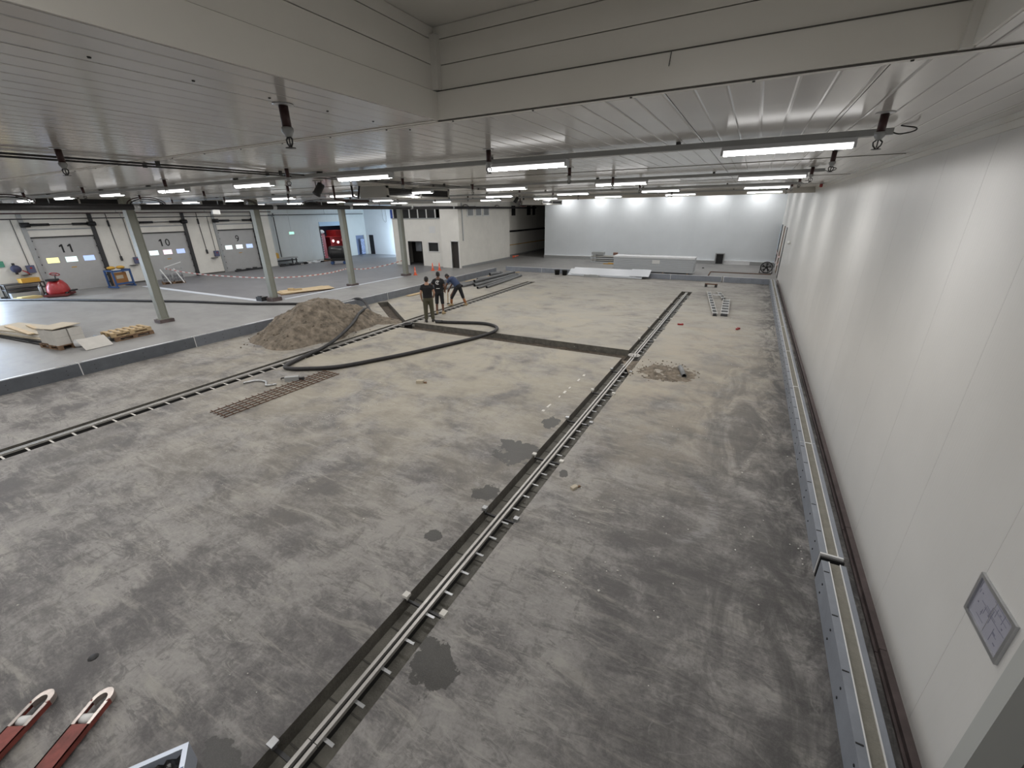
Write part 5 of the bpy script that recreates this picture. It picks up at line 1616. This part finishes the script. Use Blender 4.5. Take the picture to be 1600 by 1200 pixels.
# worker three: navy polo, bent forward over the drain, legs astride
J3 = dict(pelvis=(0, -.10, .90), waist=(0, .02, 1.04), chest=(0, .20, 1.20), neck0=(0, .31, 1.27), head=(0, .43, 1.30), headup=(0, .75, .65), look=(0, .55, -.85),
          shL=(-.180, .24, 1.20), elL=(-.21, .40, .94), wrL=(-.13, .52, .70), haL=(-.10, .57, .56), palmL=(1, -.2, -.2),
          shR=(.180, .24, 1.20), elR=(.22, .34, .93), wrR=(.15, .47, .70), haR=(.11, .52, .56), palmR=(-1, -.2, -.2),
          hipL=(-.095, -.08, .87), knL=(-.14, .20, .49), anL=(-.12, .24, .085), toeL=(-.15, 1, 0),
          hipR=(.095, -.10, .87), knR=(.17, -.18, .47), anR=(.16, -.36, .085), toeR=(.35, 1, 0))
person('person in a navy polo shirt bending over the drain with straddled legs', (-11.55, 16.12, 0), face(-.99, -.12), J3, M['skin_dark'], M['shirt_navy'], .55, M['trouser_black'], .35, M['shoe_tan'], M['sock'])
t = thing('hammer', 'small hammer held by the bending worker above the drain', 'hammer', (-12.05, 16.05, 0))
MB().bar((.05, 0, .58), (.0, .02, .05), .03, .03).build('handle', M['wood'], t)
MB().obox((.02, .02, .06), (.13, .05, .05), .5).build('steel_head', M['dark_metal'], t)
# ================================================================== pallet truck at the lower left
PD = Vector((.49, -.87, 0)).normalized()
ptz = math.atan2(PD.y, PD.x)
t = thing('pallet_truck', 'red hand pallet truck whose fork tips reach in at the lower left', 'pallet truck', (-4.66, .36, 0), ptz)
W2 = .262
fork_mat = mat('worn_red_fork', (.22, .052, .040), .5, .1, .4, 7)
tip_mat = mat('bare_steel_tip', (.46, .41, .38), .35, .7, .3, 9)
for s_ in (-1, 1):
    y = s_ * W2
    f = MB()
    # closed U section behind the roller cut-out
    f.box(.30, y - .078, .075, 1.22, y + .078, .083)
    for q in (-1, 1):
        f.box(.10, y + q * .072 - .006, .03, 1.22, y + q * .072 + .006, .083)
    f.box(.72, y - .078, .060, .80, y + .078, .075)
    fo = f.build('fork', fork_mat, t)
    tp = MB()
    arc = [(.105 - .105 * math.cos(a), y + .078 * math.sin(a)) for a in [-PI / 2 + PI * k / 10 for k in range(11)]]
    arc = [(.10 - .10 * math.cos(PI / 2 * (k / 5 - 1)) * 1.0, y + .078 * math.sin(PI / 2 * (k / 5 - 1))) for k in range(11)]
    inner = [(.125 - .075 * math.cos(PI / 2 * (k / 5 - 1)), y + .05 * math.sin(PI / 2 * (k / 5 - 1))) for k in range(11)]
    n = 11
    vs = [(x, yy, .083) for x, yy in arc] + [(x, yy, .083) for x, yy in inner] + [(x, yy, .025) for x, yy in arc] + [(x, yy, .025) for x, yy in inner]
    fs = []
    for k in range(n - 1):
        fs += [(k, k + 1, n + k + 1, n + k), (2 * n + k + 1, 2 * n + k, 3 * n + k, 3 * n + k + 1), (k + 1, k, 2 * n + k, 2 * n + k + 1), (n + k, n + k + 1, 3 * n + k + 1, 3 * n + k)]
    tp.add(vs, fs, 0, False)
    tp.build('tip', tip_mat, fo)
    for q in (-1, 1):
        MB().box(.12, y + q * .064 - .014, .074, .30, y + q * .064 + .014, .0835).build('edge_strip', tip_mat, fo)
    MB().tube([(.24, y - .05, .042), (.24, y + .05, .042)], .040, 14).build('load_roller', M['white'], fo)
    MB().tube([(.30, y, .05), (1.2, y, .055)], .014, 8).build('push_rod', M['dark_metal'], fo)
MB().box(1.20, -.34, .05, 1.30, .34, .30).build('rear_frame', fork_mat, t)
MB().tube([(1.38, 0, .1), (1.38, 0, .42)], .06, 12).build('pump', M['dark_metal'], t)
for s_ in (-1, 1): MB().tube([(1.40, s_ * .05, .09), (1.40, s_ * .12, .09)], .09, 14).build('steering_wheel', M['black'], t)
MB().tube([(1.40, 0, .4), (1.52, 0, .8), (1.60, 0, 1.12)], .022, 8).tube([(1.60, 0, 1.12), (1.60, -.17, 1.18), (1.60, -.15, 1.30), (1.60, .15, 1.30), (1.60, .17, 1.18), (1.60, 0, 1.12)], .016, 8).build('tiller', fork_mat, t)
# open steel pot with a pale rim next to it
t = thing('formwork_box', 'open steel box with a pale blue rim cut by the lower picture edge', 'box', (-3.14, .28, 0), -.62)
q = MB()
for a in ((-.2, -.2, .2, -.165), (-.2, .165, .2, .2), (-.2, -.165, -.165, .165), (.165, -.165, .2, .165)): q.box(a[0], a[1], .02, a[2], a[3], .25)
q.build('rim_wall', mat('pale_blue_steel', (.52, .57, .66), .35, .3), t)
MB().box(-.165, -.165, .02, .165, .165, .04).build('bottom', M['black'], t)
heightless = MB()
rr = random.Random(3)
vs = []; n = 12
for j in range(n + 1):
    for i in range(n + 1):
        vs.append((-.165 + .33 * i / n, -.165 + .33 * j / n, .16 + .05 * rr.random()))
heightless.add(vs, [(j * (n + 1) + i, j * (n + 1) + i + 1, (j + 1) * (n + 1) + i + 1, (j + 1) * (n + 1) + i) for j in range(n) for i in range(n)], 0, False)
heightless.build('crumpled_foil', mat('crumpled_black_foil', (.03, .03, .03), .18), t)
MB().obox((.0, .183, .251), (.05, .02, .004)).build('blue_mark', M['blue'], t)

# ---- framed notice on the right wall
t = thing('notice_frame', 'aluminium framed plan on the right wall near the doorway', 'notice frame', (XR, 3.215, 1.505))
y0, y1, z0, z1 = -.235, .235, -.165, .165
fr = MB()
for a in ((y0, z0, y1, z0 + .026), (y0, z1 - .026, y1, z1), (y0, z0 + .026, y0 + .026, z1 - .026), (y1 - .026, z0 + .026, y1, z1 - .026)):
    fr.box(-.018, a[0], a[1], 0, a[2], a[3])
fr.build('frame', M['galv'], t)
sheet = MB().box(-.006, y0 + .02, z0 + .02, -.001, y1 - .02, z1 - .02).build('plan_sheet', mat('plan_paper', (.36, .36, .42), .4, 0, .05, 9), t)
PLAN_INK = mat('faint_plan_ink', (.20, .20, .26), .5)
rr = random.Random(11)
for k in range(26):
    b = MB()
    if k < 9:
        yy, zz = rr.uniform(y0 + .05, y1 - .15), rr.uniform(z0 + .05, z1 - .05)
        L_ = rr.uniform(.05, .2)
        b.box(-.0072, yy, zz, -.006, min(yy + L_, y1 - .03), zz + .003)
    elif k < 18:
        yy, zz = rr.uniform(y0 + .04, y1 - .04), rr.uniform(z0 + .03, z1 - .1)
        b.box(-.0072, yy, zz, -.006, yy + .003, min(zz + rr.uniform(.03, .12), z1 - .03))
    else:
        yy, zz = rr.uniform(y0 + .05, y1 - .08), rr.uniform(z0 + .05, z1 - .06)
        b.box(-.0073, yy, zz, -.006, yy + rr.uniform(.01, .03), zz + rr.uniform(.006, .014))
    b.build('plan_line', PLAN_INK, sheet)
b = MB().box(-.0075, -.002, z0 + .03, -.006, .002, z1 - .03).build('fold_line', M['grey_metal'], sheet)

# ---- far left: things in front of the dock wall
t = thing('ride_on_scrubber', 'red ride-on floor machine standing before gate eleven', 'floor machine', (-33.65, 9.15, 0), 2.5)
q = MB()
ring_loft(q, [((0, 0, .12), .50, .42), ((0, 0, .30), .52, .46), ((-.02, 0, .55), .48, .42), ((-.05, 0, .78), .36, .30), ((-.08, 0, .88), .22, .18)], (1, 0, 0), 20)
q.build('hull', M['red'], t)
MB().box(-.56, -.48, .05, .56, .48, .16).build('skirt', mat('dark_red_skirt', (.13, .02, .02), .5), t)
MB().box(-.45, -.22, .86, -.05, .22, .96).build('seat', M['black'], t)
MB().tube([(.1, 0, .85), (.22, 0, 1.10)], .03, 8).build('steering_column', M['dark_metal'], t)
w = MB().tube([(.19 * math.cos(2 * PI * k / 18), .19 * math.sin(2 * PI * k / 18), 0) for k in range(19)], .022, 8, cap=False)
for k in range(3): w.bar((0, 0, 0), (.19 * math.cos(2.1 * k), .19 * math.sin(2.1 * k), 0), .03, .02)
w = w.build('steering_wheel', M['red'], t); w.matrix_local = Matrix.Translation((.24, 0, 1.16)) @ Matrix.Rotation(.5, 4, 'Y')
for k in range(3): MB().obox((.36, -.12 + .12 * k, .72), (.04, .05, .05)).build('control_knob', M['chip'], t)
for x, y in ((-.3, -.42), (-.3, .42), (.4, 0)): MB().tube([(x, y - .05, .12), (x, y + .05, .12)], .12, 14).build('wheel', M['black'], t)
MB().obox((.0, -.62, .28), (.5, .2, .06)).build('brush_arm', M['black'], t)
t = thing('workshop_rack', 'dark low steel rack behind the red floor machine', 'rack', (-35.02, 8.15, 0))
for z in (.45, .72): MB().box(-.35, -.75, z, .35, .85, z + .05).build('shelf', M['dark_metal'], t)
for x in (-.32, .32):
    for y in (-.72, .82): MB().bar((x, y, 0), (x, y, .77), .05, .05).build('post', M['dark_metal'], t)
MB().box(-.3, -.6, 0.02, .3, .6, .3).build('lower_bin', M['grey_metal'], t)
tag(MB().obox((0, 0, .10), (.45, .75, .20)).obox((0, 0, .21), (.47, .77, .03)).build('yellow_crate', M['yellow'], None, (-35.0, 8.5, .775), .1), 'ochre yellow crate on the rack beside the red machine', 'crate')
tag(MB().obox((0, 0, .05), (.5, 1.0, .1)).obox((0, 0, .12), (.4, .7, .03)).build('yellow_package', mat('pale_yellow_pack', (.62, .52, .25), .7), None, (-34.2, 8.0, 0), .2), 'pale yellow package on the floor before the rack', 'package')
tag(MB().lathe([(.07, 0), (.07, .55), (.0, .55)], 12).lathe([(.03, .55), (.03, .62), (0, .62)], 10).build('gas_bottle', M['grey_metal'], None, (-34.45, 8.65, 0)), 'grey bottle standing between the rack and the red machine', 'bottle')
t = thing('hose_reel', 'dark blue hose reel on the cream wall left of gate eleven', 'hose reel', (-35.22, 8.25, 1.5))
MB().lathe([(.0, -.08), (.2, -.08), (.2, -.05), (.15, -.04), (.15, .04), (.2, .05), (.2, .08), (0, .08)], 18).build('drum', mat('slate_drum', (.045, .05, .10), .5), t).matrix_local = Matrix.Rotation(PI / 2, 4, 'Y')
MB().tube([(.05, .2, -.1), (.08, .35, -.2), (.08, .42, -.32)], .03, 8).build('hose_end', M['red'], t)
MB().box(-.2, -.05, -.3, -.1, .05, .3).build('bracket', M['dark_metal'], t)
tag(MB().box(-.03, -.22, -.15, .03, .22, .15).box(.03, -.1, .15, .05, .1, .25).build('green_sign', mat('green_plate', (.08, .30, .20), .5), None, (XD + .035, 7.72, 1.78)), 'green plate on the wall at the left edge', 'sign')
for y, lab in ((8.95, 'dark blue gate control box left of gate eleven'), (19.0, 'dark blue gate control box left of gate nine'), (13.95, 'grey gate control box left of gate ten')):
    t = thing('control_box', lab, 'control box', (XD, y - .08, 1.42), group='gate control boxes')
    MB().box(0, -.16, -.2, .16, .16, .2).build('case', mat('slate_blue_case', (.10, .11, .19), .5), t)
    MB().box(.16, -.04, .02, .18, .04, .1).build('push_button', M['red'], t)
    MB().tube([(.05, 0, .2), (.05, 0, 2.6)], .015, 6).build('cable', M['black'], t)
    MB().box(.0, -.45, -.3, .3, -.1, -.27).build('shelf', M['dark_metal'], t)
for y in (7.35, 13.05, 18.25):
    t = thing('hanging_cable', 'thin dark cable hanging down the cream wall %s' % {7.35: 'left of gate eleven', 13.05: 'between gates eleven and ten', 18.25: 'between gates ten and nine'}[y], 'cable', (XD + .022, y, 0))
    MB().tube([(0, 0, 4.3), (0, .02, 3), (.02, .05, 1.7)], .018, 6).build('cable', M['black'], t)
    MB().obox((.02, .05, 1.6), (.1, .1, .28)).build('pendant_switch', M['dark_metal'], t)
    MB().obox((0, 0, 3.7), (.09, .09, .35)).build('cable_sleeve', M['black'], t)
# blue frame cart with yellow load
t = thing('frame_cart', 'blue steel frame cart with a brown board and yellow bags', 'cart', (-33.9, 12.1, 0), .25)
for y in (-.5, .5):
    for x in (-.3, .3): MB().bar((x, y, .08), (x, y, 1.1), .08, .08).build('post', M['blue'], t)
    MB().bar((-.34, y, 1.06), (.34, y, 1.06), .07, .08).build('top_bar', M['blue'], t)
    MB().bar((-.4, y, .10), (.4, y, .10), .09, .09).build('foot_bar', M['blue'], t)
MB().bar((.3, -.5, 1.02), (.3, .5, 1.02), .07, .1).build('front_bar', M['blue'], t)
MB().bar((.3, -.5, .28), (.3, .5, .28), .07, .1).build('front_bar', M['blue'], t)
MB().box(.0, -.42, .15, .05, .42, .92).build('board', mat('orange_brown_board', (.34, .16, .05), .6), t)
MB().box(.05, -.2, .55, .055, .2, .75).build('board_label', M['card'], t)
for k in range(2):
    b = MB(); ball(b, (0, 0, 0), .20, .22, .10); tag(b.build('yellow_bag', M['yellow'], None, (-33.95, 11.87 + .46 * k, 1.20), .25), '%s yellow bag lying on top of the blue frame cart' % ('nearer' if k == 0 else 'farther'), 'bag', 'yellow bags on the cart')
# wire crates on a pallet before gate ten
pallet('brown pallet under the wire crates before gate ten', (-32.9, 14.45, 0), 1.2, None, M['wood_dark'])
for k in range(2):
    t = thing('wire_crate', 'grey wire crate before gate ten, %s one' % ('left' if k == 0 else 'right'), 'crate', (-33.0 + .22 * k, 14.2 + .56 * k, .146), 1.2, group='wire crates on the pallet')
    for z in (0, .2, .4, .6, .75): MB().box(-.27, -.35, z, .27, -.33, z + .02).box(-.27, .33, z, .27, .35, z + .02).box(-.27, -.35, z, -.25, .35, z + .02).box(.25, -.35, z, .27, .35, z + .02).build('wire_hoop', M['galv'], t)
    for x in (-.26, -.13, 0, .13, .26):
        MB().box(x - .008, -.35, 0, x + .008, -.335, .77).box(x - .008, .335, 0, x + .008, .35, .77).build('wire_upright', M['galv'], t)
    MB().box(-.24, -.32, .02, .24, .32, .42).build('contents', mat('grey_bundle', (.22, .22, .23), .6, 0, .4, 12), t)
for k, (a, c, lab) in enumerate((((-32.45, 14.1, .05), (-32.75, 13.85, .95), 'white lath leaning on the left wire crate'), ((-32.2, 14.75, .05), (-32.5, 14.5, .95), 'white lath leaning on the right wire crate'), ((-33.2, 14.3, 1.0), (-32.5, 15.0, 1.3), 'white lath lying across the wire crates'))):
    tag(MB().bar(a, c, .06, .04).build('white_lath', M['white']), lab, 'lath', 'white laths on the wire crates')
# bench and rubble along the pale wall
t = thing('low_bench', 'grey low steel bench by the riser pipes', 'bench', (-35.9, 24.6, 0))
MB().box(-.35, -1.15, .48, .35, 1.15, .58).build('bench_top', M['grey_metal'], t)
MB().box(-.3, -1.1, .3, .3, 1.1, .36).build('lower_rail', M['dark_metal'], t)
for x in (-.28, .28):
    for y in (-1.0, 1.0): MB().bar((x, y, 0), (x, y, .48), .08, .08).build('leg', M['dark_metal'], t)
tag(MB().obox((0, 0, .2), (.35, .4, .4)).obox((0, 0, .42), (.25, .3, .05)).build('yellow_box', M['yellow'], None, (-35.9, 23.9, .585)), 'yellow box on the low grey bench', 'box')
for k, (y, L_, mm, lab) in enumerate(((24.6, 2.6, 'dark_metal', 'dark beam on the floor before the low bench'), (26.6, 2.0, 'foil', 'white profile on the floor along the pale wall'), (28.3, 2.2, 'wood_dark', 'brown timber on the floor before the roller gate'), (21.0, 2.6, 'dark_metal', 'dark dock bumper bars on the floor before gate nine'))):
    q = MB().bar((0, -L_ / 2, .06), (0, L_ / 2, .06), .25, .12)
    for j in range(4): q.obox((.1 * ((j % 2) * 2 - 1), -L_ / 2 + L_ * (j + .5) / 4, .15), (.3, .25, .06), .4 * j)
    tag(q.build('floor_beam', M[mm], None, (-34.6 if k != 3 else -34.9, y, 0)), lab, 'beam', 'beams on the floor along the far left wall')
b = MB()
rr = random.Random(9)
for k in range(60): clod(b, rr.uniform(-35.9, -34.4), rr.uniform(25, 29.2), 0, rr.uniform(.03, .11))
tag(b.build('rubble', M['chip']), 'pale rubble strewn along the pale wall', 'rubble', kind='stuff')
# black tank on castors
t = thing('mobile_tank', 'black cylindrical tank on a blue castor frame before the roller gate', 'tank', (-31.5, 26.7, 0), .75)
q = MB().tube([(-.66, 0, .95), (-.62, 0, .95), (-.5, 0, .95), (.5, 0, .95), (.62, 0, .95), (.66, 0, .95)], [.36, .50, .55, .55, .50, .36], 22)
q.build('tank_shell', mat('black_plastic', (.020, .020, .021), .35), t)
for x in (-.45, .45): MB().tube([(x - .03, 0, .95), (x + .03, 0, .95)], .565, 22).build('tank_band', M['black'], t)
MB().bar((-.6, -.32, .33), (.6, -.32, .33), .08, .1).bar((-.6, .32, .33), (.6, .32, .33), .08, .1).bar((-.5, -.32, .33), (-.5, .32, .33), .08, .1).bar((.5, -.32, .33), (.5, .32, .33), .08, .1).box(-.55, -.36, .36, .55, .36, .55).build('frame', M['black'], t)
for x in (-.5, .5):
    for y in (-.3, .3):
        w = MB().tube([(x, y - .04, .13), (x, y + .04, .13)], .13, 14).bar((x, y, .13), (x, y, .33), .06, .06).build('castor', M['blue'], t)
MB().bar((-.65, 0, .4), (-1.15, 0, .45), .16, .10).build('drawbar', M['black'], t)
# red machinery seen through the roller gate
t = thing('red_truck', 'red vehicle with white lamps parked beyond the roller gate', 'vehicle', (-38.9, 32.5, 0), 0.0)
MB().box(-.9, -.9, .5, .9, 1.2, 1.9).box(-.85, 0.2, 1.9, .6, 1.2, 2.5).build('body', M['red'], t)
MB().box(.9, -.9, .35, 1.0, 1.2, .6).build('bumper', M['black'], t)
for y in (-.6, 0.0, .7):
    MB().lathe([(.11, 0), (.13, .05), (.0, .06)], 12).build('headlamp', emit('white_headlamp', (1, .9, .95), 2.0), t).matrix_local = Matrix.Translation((.92, y, 1.35 + .25 * abs(y))) @ Matrix.Rotation(PI / 2, 4, 'Y')
for y in (-.6, .9): MB().tube([(-.6, y - .1, .4), (-.6, y + .1, .4)], .4, 16).tube([(.6, y - .1, .4), (.6, y + .1, .4)], .4, 16).build('wheel', M['black'], t)
t = thing('red_cabinet', 'tall red cabinet with white checks beside the roller gate', 'cabinet', (-37.3, 29.95, 0))
MB().box(-.3, -.3, 0, .3, .25, 2.25).build('body', M['red'], t)
for k in range(9): MB().box(.3, -.3 + .09 * (k % 2), .25 + .22 * k, .306, -.12, .36 + .22 * k).build('check_mark', M['white'], t)
b = MB(); ball(b, (0, 0, 0), .3, .4, .22); tag(b.build('white_bundle', M['white'], None, (-37.3, 30.0, 2.46)), 'white bundle on top of the red cabinet', 'bundle')
t = thing('steel_stair', 'blue grey steel ladder leaning in the loading bay', 'ladder', (-37.7, 34.9, 0))
for y in (-.25, .25): MB().bar((-1.2, y + .3, 3.0), (.6, y - .2, 0.05), .06, .06).build('stringer', mat('blue_grey_steel', (.12, .18, .32), .4), t)
for k in range(9):
    f = (k + .7) / 9.5
    MB().bar((.6 - 1.8 * f, -.45 + .5 * f, .05 + 2.95 * f), (.6 - 1.8 * f, .05 + .5 * f, .05 + 2.95 * f), .05, .03).build('rung', M['galv'], t)
tag(MB().box(-.03, -.28, 0, .03, .28, 1.5).box(.03, -.22, .1, .034, .1, .9).box(.03, 0, 1.0, .034, .22, 1.4).build('poster_board', mat('blue_white_poster', (.35, .42, .62), .5, 0, .6, 7), None, (-36.3, 34.25, .1), .15), 'blue and white board leaning on the door in the daylit corner', 'board')
t = thing('hanging_cable', 'thin loose wire hanging on the daylit white wall', 'cable', (-33.9, YE - .03, 0))
MB().tube(catmull([(0, 0, 4.4), (.02, -.01, 3.6), (.3, -.01, 3.2), (.5, -.01, 3.5), (.45, -.01, 4.4)]), .012, 6).build('cable', M['grey_metal'], t)
# wall items
t = thing('wall_bumper', 'small white round bumper on the right wall near the far end', 'bumper', (XR, 26.6, 2.35))
MB().lathe([(.0, 0), (.05, 0), (.09, .05), (.09, .10), (.04, .14), (0, .14)], 14).build('knob', M['white'], t).matrix_local = Matrix.Rotation(-PI / 2, 4, 'Y')
t = thing('junction_box', 'white junction plate on the black pipe near the first column', 'junction box', (-19.05, 10.55, 4.17))
MB().box(-.06, -.14, -.08, .06, .14, .08).build('case', M['white'], t)
MB().tube([(0, 0, .08), (-.15, 0, .1)], .02, 6).build('gland', M['dark_metal'], t)
